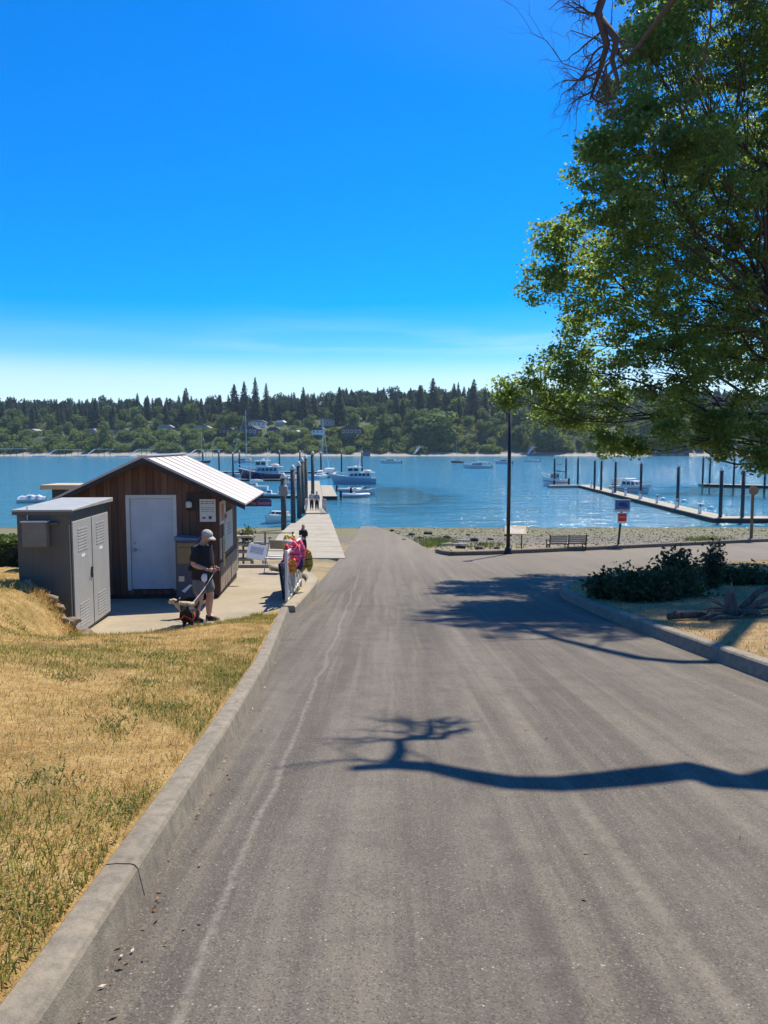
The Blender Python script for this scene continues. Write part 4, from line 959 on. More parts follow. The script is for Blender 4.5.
dg1 = dog('golden_dog', 'small cream dog standing behind the man\'s legs', tuple(onz(188, 617.5, padz(15.0)).xy) + (padz(15.0) + .004,), R(196), .40, .31, FUR, pm('golden_fur', (.40, .26, .13), .95, .2, 20, .5), .016, -.25)
cl = MB(); cl.lathe([(.078, -.012), (.082, 0), (.078, .012)], n=14); c = cl.build('collar', M['black'], dg1); c.matrix_local = Matrix.Translation((.195, 0, .362)) @ Matrix.Rotation(R(40), 4, 'Y')
pz = onz(188.5, 632, padz(13.9)); dg2 = dog('black_dog', 'black dog in a red harness facing up the slope', (pz.x, pz.y + .12, padz(14.0) + .004), R(-100), .36, .43, BFUR, BFUR, .012, .1)
hn = MB(); hn.lathe([(.128, -.03), (.134, 0), (.128, .03)], n=16); h1 = hn.build('harness', pm('red_harness', (.55, .07, .03), .7, .15, 20, .1), dg2); h1.matrix_local = Matrix.Translation((.07, 0, .30)) @ Matrix.Rotation(R(78), 4, 'Y')
MB().tube([(.16, -.10, .25), (.225, 0, .33), (.16, .10, .25)], .018, 6).build('chest_strap', bpy.data.materials['red_harness'], dg2)
def leash(label, a, b, sag, mat):
    a, b = V_(a), V_(b); pts = [a.lerp(b, k/10) - V_((0, 0, sag*4*(k/10)*(1-k/10))) for k in range(11)]
    tag(MB().tube(pts, .007, 6).build('leash', mat, smooth=True), label, 'leash')
leash('white leash dropping from the man\'s hand to the black dog', man_w((.27, -.02, 1.0)), dg2.location + V_((0, .02, .46)), .05, M['white'])
leash('dark leash running from the man to the cream dog', man_w((.25, .08, 1.0)), dg1.location + V_((-.15, -.02, .36)), .10, M['black'])
# ---------------------------------------------------------------- rocks on the bank, hedge, shelter, covered boat
rockm = m_concrete('bank_rock', (.30, .225, .14), .75, (.10, .075, .045))
for i, (px, py, r, lab) in enumerate([(23,585,.20,'rounded grey rock at the top of the bank beside the cabinet'),(42,598,.24,'long grey rock on the bank below the cabinet front'),(57,606,.13,'small rock lodged in the bank under the cabinet corner'),(70,612,.16,'mossy grey rock at the cabinet front corner'),(84,622,.22,'broad grey rock at the foot of the bank beside the cabinet doors'),(98,630,.14,'low brown rock at the concrete edge by the cabinet'),(90,634,.11,'small dark stone in grass at the foot of the bank'),(62,618,.10,'small tan stone in the dry grass of the bank')]):
    y = 12.75 if i < 6 else 12.5; c = at(px, py, y + .02 * i)
    zz = max(lawn_z(c.x, min(c.y, lawn_y1(c.x)-.1)), padz(13)); tag(MB().blob((0,0,0), (r*.95, r*.7, r*.55), i*3+1, .5, 3).build('rock', rockm, smooth=True, loc=(c.x, c.y, min(c.z, zz + r*.25) - r*.25)), lab, 'rock', 'rocks edging the bank')
def leaf_cards(n, sampler, size, seed, updir=.5):
    r = np.random.default_rng(seed); C = sampler(r, n); N = r.normal(0, 1, (n, 3)); N[:, 2] = np.abs(N[:, 2]) + updir
    s = size * (.6 + .8 * r.random(n)); V, Q = quads(C, N, r.normal(0, 1, (n, 3)), s*.7, s); return V, Q
hl = m_leaf('hedge_leaf', [(0, (.03, .06, .012)), (.6, (.07, .12, .02)), (1, (.15, .22, .035))], .3)
hc = at(-4, 572, 18.0); hz = hc.z
hd = thing('hedge', 'clipped bright green hedge behind the grey cabinet', 'hedge', (hc.x, 18.4, hz))
def smp(r, n): 
    p = np.stack([r.uniform(-2.4, 1.1, n), r.uniform(-.5, .5, n), r.uniform(0, .80, n)], 1); k = r.integers(0, 3, n); p[k == 0, 2] = r.uniform(.68, .82, (k == 0).sum()); p[k == 1, 1] = -.5 + r.normal(0, .04, (k == 1).sum()); return p
V, Q = leaf_cards(5200, smp, .045, 5); np_mesh('foliage', V, Q, hl, hd); MB().box((-2.3, -.38, 0), (1.0, .38, .66)).build('branches', M['bark'], hd)
sh_ = at(68, 484, 30); st = thing('shelter', 'flat tan roofed shelter on a dark post behind the shed', 'shelter', (sh_.x, 30, P(30) - .05))
H_ = sh_.z - (P(30) - .05); MB().box((-.75, -.8, H_ - .17), (1.9, .8, H_)).build('roof', M['tan'], st, bevel=.01); MB().box((-.55, -.2, 0), (-.05, .2, H_ - .17)).build('post', pm('dark_teal_post', (.025, .04, .045), .7), st); MB().box((1.2, -.2, 0), (1.6, .2, H_ - .17)).build('post', bpy.data.materials['dark_teal_post'], st)

# ---------------------------------------------------------------- boats
def hull_mb(L, B, Hf, draft=.4, flare=1.0, sheer=.35, n=16, bow=.62):
    """stern at x=0, bow at x=L; returns hull (sides, transom) and deck"""
    mb = MB(); dk = MB(); prev = None; rows = []
    for i in range(n + 1):
        t = i / n; u = max(0, (t - (1 - bow)) / bow); hb = B/2 * (1 - u ** 2.3) * (.92 + .08*min(1, t*4)); hb = max(hb, .012 * B)
        sh = Hf * (1 + sheer * (t ** 2.2)); ch = hb * (.80 - .35 * u); x = L * t; xr = x - L * .085 * u * u
        rows.append([(xr - (L*.05*u), 0, -draft * (1 - .7*u**3)), (xr, ch, -.02), (x, hb * flare, sh), (x, hb * flare - min(.06, hb*.5), sh + .0)])
    for s in (1, -1):
        o = len(mb.v)
        for r in rows:
            for (x, y, z) in r: mb.v.append((x, s*y, z))
        for i in range(n):
            for j in range(3): mb.f.append((o+i*4+j, o+i*4+j+1, o+(i+1)*4+j+1, o+(i+1)*4+j)); mb.m.append(0)
    k = len(rows)*4; mb.f.append((0, 1, 2, k+2, k+1)); mb.m.append(0)
    for r in rows: dk.v += [(r[3][0], r[3][1], r[3][2] - .05), (r[3][0], -r[3][1], r[3][2] - .05)]
    for i in range(n): dk.f.append((2*i, 2*i+1, 2*i+3, 2*i+2)); dk.m.append(0)
    return mb, dk, rows
def cabin(t, name, x0, x1, w, z0, h, mat, rake=.25, win=True, taper=.88, wz=(.45, .85), npane=4):
    poly = [(x0, z0), (x1, z0), (x1 - rake*h*1.2, z0 + h), (x0 + rake*h*.3, z0 + h)]
    mb = MB(); lo = [(x0, z0), (x1, z0)]; vs = []
    for s in (-1, 1):
        vs += [(x0, s*w/2, z0), (x1, s*w/2*.85, z0), (x1 - rake*h*1.4, s*w/2*taper*.85, z0 + h), (x0 + rake*h*.2, s*w/2*taper, z0 + h)]
    mb.add(vs, [(0,1,2,3), (4,7,6,5), (0,4,5,1), (1,5,6,2), (2,6,7,3), (3,7,4,0)]); c = mb.build(name, mat, t, bevel=.04)
    if win:
        def sd(s, a, b, g0):  # a window pane lying just proud of the side wall
            f = lambda x, g: (x, s * (w/2 * (1 - (1 - .85) * ((x - x0)/(x1 - x0))) * (1 + (taper - 1) * g) + .012), z0 + h*g)
            v = [f(a, wz[0]), f(b, wz[0]), f(b - rake*h*.3, wz[1]), f(a, wz[1])]; q = [(p[0], p[1] - s*.03, p[2]) for p in v]
            MB().add(v + q, [(0,1,2,3), (4,7,6,5), (0,4,5,1), (1,5,6,2), (2,6,7,3), (3,7,4,0)]).build('window', M['glass'], c)
        L = (x1 - x0) * .82
        for s in (-1, 1):
            for k in range(npane):
                a = x0 + (x1-x0)*.08 + L*k/npane; sd(s, a + .05, a + L/npane - .06, 0)
        g = lambda gy, gz: (x1 - rake*h*1.4*gz + .012, gy * w/2 * .85 * (1 - .1*gz), z0 + h*gz)
        for a, b in ((-.85, -.06), (.06, .85)):
            v = [g(a, wz[0]), g(b, wz[0]), g(b, wz[1]), g(a, wz[1])]; q = [(p[0] - .03, p[1], p[2]) for p in v]; MB().add(v + q, [(0,1,2,3), (4,7,6,5), (0,4,5,1), (1,5,6,2), (2,6,7,3), (3,7,4,0)]).build('window', M['glass'], c)
    return c
def rail_(t, rows, t0, t1, h, mat, n=7):
    mb = MB()
    for s in (1, -1):
        idx = [int(round((t0 + (t1 - t0)*k/n) * (len(rows)-1))) for k in range(n+1)]; top = []
        for i in idx: x, y, z = rows[i][2]; mb.tube([(x, s*y*.96, z), (x, s*y*.96, z+h)], .018, 5); top.append((x, s*y*.96, z+h))
        mb.tube(top, .02, 5)
    mb.build('guard_rail', mat, t)
def put(px, py, y=None): 
    q = onz(px, py, WZ); return (q.x, q.y, WZ) if y is None else (at(px, py, y).x, y, WZ)
def trawler(label, loc, rz, L, B, hullm, accent, mast=4.5, fly=True):
    t = thing('trawler_yacht', label, 'boat', loc, rz); mb, dk, rows = hull_mb(L, B, 1.15, .7, 1.02, .75)
    mb.build('hull', hullm, t); dk.build('deck', M['offwhite'], t)
    st = MB(); 
    for s in (1, -1): st.tube([(r[2][0], s*(r[2][1]+.03), r[2][2]) for r in rows], .05, 6)
    st.build('rub_rail', M['gel'], t)
    cabin(t, 'deckhouse', L*.10, L*.62, B*.74, 1.05, 1.15, accent, .2, npane=5)
    wh = cabin(t, 'wheelhouse', L*.36, L*.64, B*.66, 2.15, 1.0, M['gel'], .22, npane=2, wz=(.35, .85)); MB().box((L*.30, -B*.38, 3.16), (L*.62, B*.38, 3.24)).build('roof', M['gel'], t, bevel=.03)
    MB().box((L*.02, -B*.40, 2.2), (L*.37, B*.40, 2.27)).build('aft_canopy', M['gel'], t, bevel=.02)
    for sx in (L*.03, L*.20):
        for s in (1, -1): MB().tube([(sx, s*B*.38, 1.1), (sx, s*B*.38, 2.2)], .03, 6).build('canopy_post', M['alu'], t)
    rail_(t, rows, .5, 1, .6, M['alu']); m_ = MB(); m_.tube([(L*.36, 0, 3.2), (L*.345, 0, 3.2 + mast)], [.07, .04], 8); m_.bar((L*.35, -.8, 3.2+mast*.6), (L*.35, .8, 3.2+mast*.6), .05); m_.build('mast', M['gel'], t)
    MB().lathe([(.0, 0), (.32, .02), (.34, .12), (.2, .2), (0, .21)], (L*.45, 0, 3.26), 14).build('radar', M['gel'], t, smooth=True); MB().tube([(L*.34, .3, 3.25), (L*.28, .3, 3.2+mast*.9)], .02, 5).build('boom', M['gel'], t)
    dg = MB(); dg.blob((L*.19, 0, 2.48), (L*.10, .62, .24), 5, .05, 2); dg.build('dinghy', M['offwhite'], t, smooth=True)
    for k in range(4):
        i = 3 + k*3; x, y, z = rows[i][2]; MB().lathe([(0, -.3), (.12, -.2), (.13, .2), (0, .3)], (x, -y - .12, z - .4), 10).build('fender', M['gel'], t, smooth=True)
    return t
def cruiser(label, loc, rz, L, B, cat='boat', canopy=None, tower=False):
    t = thing('motor_cruiser', label, cat, loc, rz); mb, dk, rows = hull_mb(L, B, .95, .4, 1.08, .5, bow=.7); mb.build('hull', M['gel'], t); dk.build('deck', M['offwhite'], t)
    s_ = MB()
    for s in (1, -1): s_.tube([(r[2][0], s*(r[2][1]*.97+.01), r[2][2]*.62) for r in rows[:-1]], .035, 6)
    s_.build('stripe', M['navy'], t); cabin(t, 'cabin', L*.30, L*.72, B*.72, .9, .95, M['gel'], .55, npane=3, wz=(.35, .85))
    if canopy: MB().prism([(L*.06, 2.0), (L*.46, 2.1), (L*.44, 2.22), (L*.08, 2.12)], -B*.40, B*.40).build('canopy', canopy, t, bevel=.04)
    for sx in (L*.07, L*.30):
        for s in (1, -1): MB().tube([(sx, s*B*.40, .95), (sx, s*B*.38, 2.03)], .022, 6).build('canopy_post', M['alu'], t)
    if canopy: MB().box((L*.06, -B*.39, 1.2), (L*.075, B*.39, 2.0)).build('canopy_curtain', canopy, t)
    if tower:
        tw = MB()
        for s in (1, -1): tw.tube([(L*.2, s*B*.36, 1.0), (L*.24, s*B*.3, 3.0), (L*.48, s*B*.3, 3.0), (L*.52, s*B*.36, 1.2)], .03, 6)
        tw.build('radar_arch', M['alu'], t); MB().box((L*.24, -B*.3, 3.0), (L*.48, B*.3, 3.06)).build('hard_top', M['dark'], t)
        for k in range(4): MB().tube([(L*.24, -.6+.4*k, 3.06), (L*.16, -.6+.4*k, 4.4)], .018, 5).build('fishing_rod', M['black'], t)
    MB().box((-.45, -.22, -.2), (-.02, .22, 1.15)).build('outboard_motor', M['dark'], t, bevel=.05); rail_(t, rows, .62, 1, .45, M['alu'], 5); return t
def sailboat(label, loc, rz, L, B, mast, hullm, furl=None):
    t = thing('sailboat', label, 'boat', loc, rz); mb, dk, rows = hull_mb(L, B, .75, .6, 1.0, .35); mb.build('hull', hullm, t); dk.build('deck', M['offwhite'], t); cabin(t, 'cabin', L*.34, L*.66, B*.55, .75, .45, M['gel'], .5, npane=2)
    MB().tube([(L*.56, 0, .7), (L*.56, 0, mast)], [.07, .045], 8).build('mast', M['alu'], t); MB().tube([(L*.55, 0, 1.55), (L*.14, 0, 1.5)], .05, 6).build('boom', M['alu'], t)
    MB().tube([(L*.54, 0, 1.68), (L*.35, 0, 1.72), (L*.15, 0, 1.62)], [.13, .14, .07], 8).build('furled_sail', furl or M['bluecan'], t, smooth=True)
    MB().tube([(L*.985, 0, 1.0), (L*.565, 0, mast*.98)], [.05, .02], 6).build('forestay', furl or M['gel'], t)
    rg = MB()
    for s in (1, -1): rg.tube([(L*.54, s*B*.45, .8), (L*.56, 0, mast*.8)], .012, 4)
    rg.tube([(.02*L, 0, .8), (L*.56, 0, mast)], .012, 4); rg.bar((L*.56, -B*.28, mast*.55), (L*.56, B*.28, mast*.55), .04); rg.build('rigging', M['steel'], t); rail_(t, rows, .75, 1, .4, M['alu'], 3); return t
def skiff(label, loc, rz, L, B, hullm=None, inflatable=False, motor=True):
    t = thing('dinghy' if inflatable else 'skiff', label, 'boat', loc, rz)
    if inflatable:
        tb = MB()
        pts = [(0, B/2-.2), (L*.6, B/2-.2), (L*.85, B*.28), (L, 0), (L*.85, -B*.28), (L*.6, -B/2+.2), (0, -B/2+.2)]; tb.tube([(x, y, .25 + .2*max(0, x/L-.6)) for x, y in pts], .21, 10); tb.build('tube', M['gel'], t, smooth=True); MB().box((.02, -B/2+.3, .08), (L*.78, B/2-.3, .14)).build('floor', M['alu'], t)
    else:
        mb, dk, rows = hull_mb(L, B, .6, .25, 1.06, .5); mb.build('hull', hullm or M['gel'], t); dk.build('deck', M['offwhite'], t); cabin(t, 'windscreen', L*.38, L*.62, B*.66, .58, .5, M['gel'], .8, npane=1)
        cb_ = MB(); cb_.box((L*.08, -B*.3, .6), (L*.16, B*.3, .95)); cb_.build('seat', M['offwhite'], t, bevel=.03)
    MB().box((L*.42, -B*.28, .3), (L*.50, B*.28, .62)).build('thwart', M['offwhite'], t)
    if motor: MB().box((-.32, -.16, -.25), (-.02, .16, .95)).build('outboard_motor', M['dark'], t, bevel=.05)
    return t
# left berths
tl_ = trawler('large navy hulled trawler yacht with blue deckhouse berthed left of the pier', put(284, 480.5), R(180), 9.6, 3.2, M['navy'], pm('blue_deckhouse', (.36, .50, .64), .35), 2.0); tl_.scale = (1, 1, 1.3)
tr_ = trawler('slate blue trawler yacht with white flybridge berthed right of the pier', put(376, 484), R(183), 8.8, 2.9, M['blue_hull'], M['gel'], 1.9); tr_.scale = (1, 1, 1.0)
p_ = put(283, 473, 200); sailboat('tall masted white sailboat moored behind the navy trawler', (p_[0], 178, WZ), R(176), 10, 3, 15.5, M['gel'])
sailboat('white sailboat with the tallest mast, behind the pier pilings', (put(314, 470, 168)[0], 168, WZ), R(75), 10.5, 3.1, 13.5, M['gel'], M['gel'])
sailboat('small white sailboat with short mast beside the shed roof corner', put(268, 490.5), R(178), 5.2, 1.9, 5.6, M['gel'], M['gel'])
sailboat('dark masted sailboat moored beyond the shed roof', (put(190, 462, 330)[0], 330, WZ), R(10), 9, 2.8, 13, M['navy'])
skiff('white motor skiff with red trim low beside the float left of the pier', put(282, 498), R(180), 3.6, 1.5, M['gel'])
skiff('white runabout with dark windscreen floating left of the front pilings', put(286, 520.5), R(-112), 3.9, 1.9)
cruiser('white cruiser lying end on behind the front pilings', put(291, 487), R(-80), 7, 2.6, canopy=M['gel'])
cruiser('small white cruiser stern on at the pier head float', put(328, 478), R(80), 6, 2.4, canopy=M['gel'])
skiff('white inflatable dinghy tied nearest on the right of the pier float', put(342, 497), R(15), 3.9, 1.6, None, True); skiff('white inflatable dinghy tied behind the nearest dinghy by the pier float', put(338, 491), R(-4), 3.7, 1.6, None, True); skiff('white open skiff tied beyond the two dinghies', put(352, 494), R(12), 3.8, 1.6, None, False)
cb_ = thing('covered_boat', 'small boat under striped white tarp seen above the cabinet roof', 'boat', put(18, 503), R(8)); mb, dk, rows = hull_mb(4.2, 1.7, .55, .25, 1.05, .4); mb.build('hull', M['offwhite'], cb_); cb_.scale = (.85, .85, .8)
tp = MB()
for i in range(9):
    x = .1 + 3.9*i/8; w = 1.6*(1 - max(0, i/8-.5)**2*1.8); h = .95 + .35*math.sin(i*2.3)*.3 + .3*math.sin(i/8*3.1)
    tp.v += [(x, -w/2, .55), (x, -w*.28, h*.9), (x, 0, h + .05), (x, w*.28, h*.88), (x, w/2, .55)]
for i in range(8):
    for j in range(4): tp.f.append((i*5+j, i*5+j+1, (i+1)*5+j+1, (i+1)*5+j)); tp.m.append((i) % 2)
tp.build('tarp', [M['gel'], pm('tarp_grey', (.42, .45, .48), .6)], cb_, bevel=0); MB().tube([(2.6, 0, .6), (2.0, 0, 2.9)], .03, 6).build('mast', M['alu'], cb_)
# anchored boats in mid channel
cruiser('low white motorboat anchored beyond the right trawler', put(401, 463.5), R(178), 9.0, 2.6)
sailboat('small blue sailboat with bare mast anchored mid channel', put(464, 463), R(175), 5.6, 2.1, 9.5, pm('sail_hull_red', (.30, .12, .10), .4))
cruiser('larger cream motorboat with cabin anchored left of the lamp post', put(491, 468.5), R(182), 9.5, 3.2, canopy=M['offwhite'])
cruiser('grey motorboat partly hidden behind the lamp post', put(512, 464), R(170), 7, 2.4, canopy=M['navy'])
skiff('low white skiff anchored right of the lamp post', put(540, 462), R(172), 8, 2.6); skiff('tiny white boat moored near the far beach left of the pier mast', put(262, 463), R(176), 7, 2.4)
cruiser('cream cabin boat moored beyond the navy trawler', put(252, 463), R(176), 9, 2.8, canopy=M['tan'])
# ---------------------------------------------------------------- the pier
pier = thing('pier', 'long pale concrete pier running from the boat ramp out to the floats', 'pier', (-3.2, 35, P(35)))
PX, PZ0 = -3.2, P(35)
def pl(x, y, z): return (x - PX, y - 35, z - PZ0)
DZ = P(35) + .03
def slab(name, poly, z0, z1, mat, parent=pier):
    return MB().prism([(p[0] - PX, p[1] - 35) for p in poly], z0 - PZ0, z1 - PZ0, 'z').build(name, mat, parent, bevel=.02)
s1 = [(-1.77, 35), (-3.42, 51), (-6.2, 51), (-6.1, 44), (-5.6, 36), (-5.2, 35)]
slab('approach_slab', s1, DZ - .30, DZ, M['deck'])
gdir = lambda y: -.094 * (y - 51)
slab('deck', [(-3.43, 51.02), (-4.15, 58), (-5.85, 58), (-5.95, 51.02)], DZ - .28, DZ - .004, M['deck'])
for y, x in ((37, -2.3), (41, -2.7), (46, -3.2), (51, -3.9), (57, -4.5)):
    for xx in (x, -5.7): MB().tube([pl(xx, y, P(y) - 1), pl(xx, y, DZ - .29)], .16, 8).build('support_post', M['pile'], pier)
for k in range(8): MB().box(pl(-6.1, 37 + k*2, DZ), pl(-1.77 - .103*(2+k*2) - .04, 37.012 + k*2, DZ + .003)).build('joint', M['dark_wood'], pier)
gw = thing('gangway', 'aluminium gangway with railings sloping down to the floats', 'gangway', (-5.1, 58, DZ)); FZ = WZ + .45
def gp(y): t = (y - 58) / 24; return Vector((-5.15 - .094*(y-58), y, DZ + .02 + (FZ + .1 - DZ) * t))
a, b = gp(58.02), gp(82); rel = lambda p: Vector(p) - Vector((-5.1, 58, DZ))
MB().bar(rel(a), rel(b), 1.55, .12).build('deck', M['deck'], gw)
for s in (1, -1):
    o = Vector((s*.80, 0, 0)); mb = MB(); mb.bar(rel(a) + o + V_((0,0,1.05)), rel(b) + o + V_((0,0,1.05)), .05); mb.bar(rel(a) + o + V_((0,0,.55)), rel(b) + o + V_((0,0,.55)), .04)
    for k in range(13): q = rel(a.lerp(b, k/12)) + o; mb.bar(q, q + V_((0, 0, 1.05)), .035)
    mb.build('handrail', M['steel'], gw)
fl = thing('float', 'long pale floating dock at the end of the gangway', 'floating dock', (-8, 82, FZ))
def flp(poly, z0=-.5, z1=0): return MB().prism([(x + 8, y - 82) for x, y in poly], z0, z1, 'z')
flp([(-6.4, 82), (-8.35, 104), (-12.6, 150), (-15, 150), (-10.7, 104), (-8.7, 82)]).build('deck', M['deck'], fl)
flp([(-6.35, 104), (-9.0, 133), (-10.98, 133), (-8.32, 104)], -.5, -.006).build('deck', M['deck'], fl)
flp([(-6.3, 103.9), (-6.3, 104.0), (-10.6, 104.0), (-10.6, 103.9)], -.52, -.03).build('bumper', M['dark_wood'], fl)
for k in range(9):
    y = 86 + 7*k; x = -8.75 - .092*(y - 82); MB().box((x+8-.12, y-82-.12, 0), (x+8+.12, y-82+.12, .9)).build('power_post', M['gel'], fl)
lf = thing('float', 'pale cross float holding the small boats left of the pilings', 'floating dock', put(262, 498)); MB().box((-5.5, -.9, -.3), (5.2, .9, .42)).build('deck', M['deck'], lf, bevel=.03); MB().box((-5.52, -.93, .0), (5.22, -.905, .30)).build('bumper', M['dark_wood'], lf)
lf = thing('float', 'dark rimmed far float under the navy trawler', 'floating dock', (put(262, 478)[0], 158, WZ)); MB().box((-8, 0, -.3), (7, 2, .42)).build('deck', M['deck'], lf); MB().box((-8.1, -.1, -.2), (7.1, -.01, .3)).build('bumper', M['dark_wood'], lf)
lf = thing('float', 'far cross float between the back row of pilings', 'floating dock', (put(290, 470)[0], 205, WZ)); MB().box((-26, 0, -.3), (12, 2.4, .42)).build('deck', M['deck'], lf); MB().box((-26.1, -.1, -.2), (12.1, -.01, .3)).build('bumper', M['dark_wood'], lf)
def pile(px, dist, ztop, r, label, base=WZ - 1.5, group='mooring pilings', mat=None, capm=None):
    x = (px - 384) / F * (dist * math.cos(PITCH) + (CAMZ + 3) * math.sin(PITCH)); t = thing('piling', label, 'piling', (x, dist, WZ), 0, group)
    MB().tube([(0, 0, base - WZ), (0, 0, ztop - WZ)], r, 12).build('shaft', mat or M['pile'], t, smooth=True)
    MB().lathe([(r + .03, -.02), (r + .03, .08), (r*.5, .38), (0, .45)], (0, 0, ztop - WZ), 12).build('cap', capm or M['gel'], t, smooth=True); return t
gpile = pm('weathered_pile', (.085, .085, .08), .8, .35, 2.5, .2)
for i, (px, d, zt) in enumerate([(283.5,64,-1.05),(293,71,-.55),(299,77,-.35),(302.3,82,-.05),(305.8,88,.15),(312.7,102,.5)]):
    pl_ = pile(px, d, zt, .23, words(i) + ' piling from the shore in the row beside the pier gangway', group='pilings beside the gangway', mat=gpile, capm=M['offwhite'])
    if i == 0: MB().lathe([(.235, 0), (.36, .1), (.40, .4), (.36, .8), (.235, .95)], (0, 0, 3.05), 12).build('guide_hoop', pm('hoop_grey', (.30, .27, .24), .7), pl_)
for i, (px, d, zt) in enumerate([(203,210,.05),(219,210,.05),(233,178,-.2),(239.5,210,.05),(279.5,212,.05),(300,212,.05),(321,176,-.05),(341.5,215,.1),(362,205,-.05)]):
    pile(px, d, zt, .21, words(i) + ' piling from the left in the back row behind the moored boats', group='pilings in the back row')
# ---------------------------------------------------------------- right dock
dock = thing('float', 'long angled floating dock on the right with white power posts', 'floating dock', (31.6, 72, FZ))
def dk_(x, y): return (x - 31.6, y - 72)
MB().prism([dk_(31.0, 72), dk_(33.2, 74.3), dk_(36.0, 133), dk_(33.8, 133)], -.5, 0, 'z').build('deck', M['deck'], dock); MB().prism([dk_(30.95, 72), dk_(33.75, 133), dk_(33.7, 133), dk_(30.9, 72)], -.5, -.06, 'z').build('bumper', M['dark_wood'], dock)
MB().prism([dk_(31.02, 71.98), dk_(70, 71.0), dk_(70, 73.4), dk_(33.1, 74.2)], -.5, -.006, 'z').build('deck', M['deck'], dock); MB().prism([dk_(31.0, 71.9), dk_(70, 70.9), dk_(70, 70.97), dk_(31.0, 71.97)], -.52, -.06, 'z').build('bumper', M['dark_wood'], dock)
MB().prism([dk_(33.8, 133.05), dk_(36.0, 133.05), dk_(36.0, 134.8), dk_(28.6, 134.4), dk_(28.6, 132.4)], -.5, -.01, 'z').build('deck', M['deck'], dock)
for k in range(8):
    y = 77 + 7*k; x = 31.5 + .0462*(y - 72); pp = MB().box((x-31.6-.13, y-72-.13, 0), (x-31.6+.13, y-72+.13, 1.0)).build('power_post', M['gel'], dock, bevel=.02); MB().box((x-31.6-.09, y-72-.15, .7), (x-31.6+.09, y-72-.132, .92)).build('panel', M['glass'], pp)
    MB().bar((x-31.6+1.8, y-72-2.5, .06), (x-31.6+1.8, y-72-2.1, .06), .08, .1).build('cleat', M['steel'], dock)
for i, (px, d, zt, lab) in enumerate([(721,73.2,-.72,'thick dark piling with white cap at the corner of the right dock'),(743,73,-.75,'dark piling just right of the right dock corner'),(678,85,-.68,'first dark piling along the right dock beyond its corner'),(641,99,-.66,'second dark piling along the right dock beyond its corner'),(615.5,112,-.7,'third dark piling along the right dock, beside the white cruiser'),(601.4,118.5,-.7,'piling standing before the white cruiser on the right dock'),(594.7,122,-.7,'piling at the bow of the white cruiser on the right dock'),(578,141,-.6,'lone piling near the outer end of the right dock'),(554.5,137,-.6,'piling beside the dark canopied boat at the dock end'),(566,140,-.6,'piling behind the dark canopied boat at the dock end')]): pile(px, d, zt, .17, lab, group='pilings of the right dock')
cruiser('white cabin cruiser berthed behind the right dock pilings', (33.5 + 3.4, 123, WZ), R(-62), 7.6, 2.9, canopy=M['gel'])
fb_ = cruiser('fishing boat with dark canopy and rods at the end of the right dock', (put(570, 487)[0], 137.5, WZ), R(168), 5.4, 2.4, canopy=M['dark'], tower=True); fb_.scale = (.85, 1, 1.3)
d2 = thing('float', 'second pale floating dock farther out behind the right pilings', 'floating dock', (57, 137, FZ)); MB().prism([(0, 0), (34, -18), (35, -16), (0, 2.4)], -.5, 0, 'z').build('deck', M['deck'], d2); MB().prism([(-.05, -.1), (34, -18.1), (34, -18.02), (-.05, -.02)], -.5, -.06, 'z').build('bumper', M['dark_wood'], d2)
for i, (px, d) in enumerate([(703,138),(710,140),(734,133),(765,122)]): pile(px, d, -.5, .17, words(i) + ' piling from the left along the second, farther right dock', group='pilings of the farther dock')
for i, (px, py) in enumerate([(663, 500),(684,502),(702,506),(711,509)]):
    q = onz(px, py, WZ); b = thing('mooring_buoy', 'small white mooring buoy, ' + words(i) + ' from the left behind the right dock', 'buoy', (q.x, q.y, WZ), 0, 'white buoys behind the right dock'); MB().lathe([(0, -.25), (.28, -.12), (.34, .08), (.26, .3), (0, .38)], n=14).build('ball', M['gel'], b, smooth=True); MB().lathe([(.03, .36), (.03, .5), (.0, .52)], n=8).build('eye', M['steel'], b)

# ---------------------------------------------------------------- far kerb furniture
q = ong(508, 554); lp = thing('street_lamp', 'tall black street lamp standing at the beach kerb', 'street lamp', q)
MB().tube([(0,0,-.2), (0,0,7.3)], [.10, .08], 12).build('pole', M['black'], lp, smooth=True); MB().lathe([(.22, 0), (.22, .1), (.15, .3), (.12, .34)], n=14).build('base', M['black'], lp, smooth=True); MB().lathe([(.10, 7.3), (.14, 7.4), (.20, 7.75), (.25, 7.8), (.10, 8.0), (0, 8.05)], n=14).build('lantern', M['black'], lp, smooth=True)
slat = pm('bench_slat', (.32, .285, .24), .8, .2, 6, .1)
bq = ong(568, 551); bench = thing('park_bench', 'slatted park bench facing the water on the beach kerb', 'bench', (bq.x, bq.y + .5, P(bq.y + .5) - .05), R(5))
bw_ = 2.02
bk = MB(); 
for h in (0, 1):
    for k in range(5): bk.box((-bw_/2 + .04 + h*bw_/2, -.30 - .02*k, .42 + k*.1), (-.03 + h*bw_/2, -.27 - .02*k, .50 + k*.1))
bk.build('backrest', slat, bench); se = MB()
for k in range(4): se.box((-bw_/2, -.24 + k*.13, .40), (bw_/2, -.13 + k*.13, .44))
se.build('seat', slat, bench)
for sx in (-bw_/2, 0, bw_/2 - .05):
    MB().bar((sx + .025, -.28, 0), (sx + .025, -.40, .94), .05).bar((sx + .025, .22, 0), (sx + .025, .22, .62 if sx else .42), .05).bar((sx + .025, -.28, .38), (sx + .025, .24, .38), .05).build('leg', M['black'], bench)
for sx in (-bw_/2, bw_/2 - .05): MB().bar((sx + .025, -.36, .63), (sx + .025, .25, .63), .06, .04).build('armrest', M['black'], bench)
iq = ong(514, 552); ip = thing('information_board', 'slanted cream information panel on legs beside the street lamp', 'information panel', (iq.x + .08, iq.y + .1, P(iq.y)), R(172))
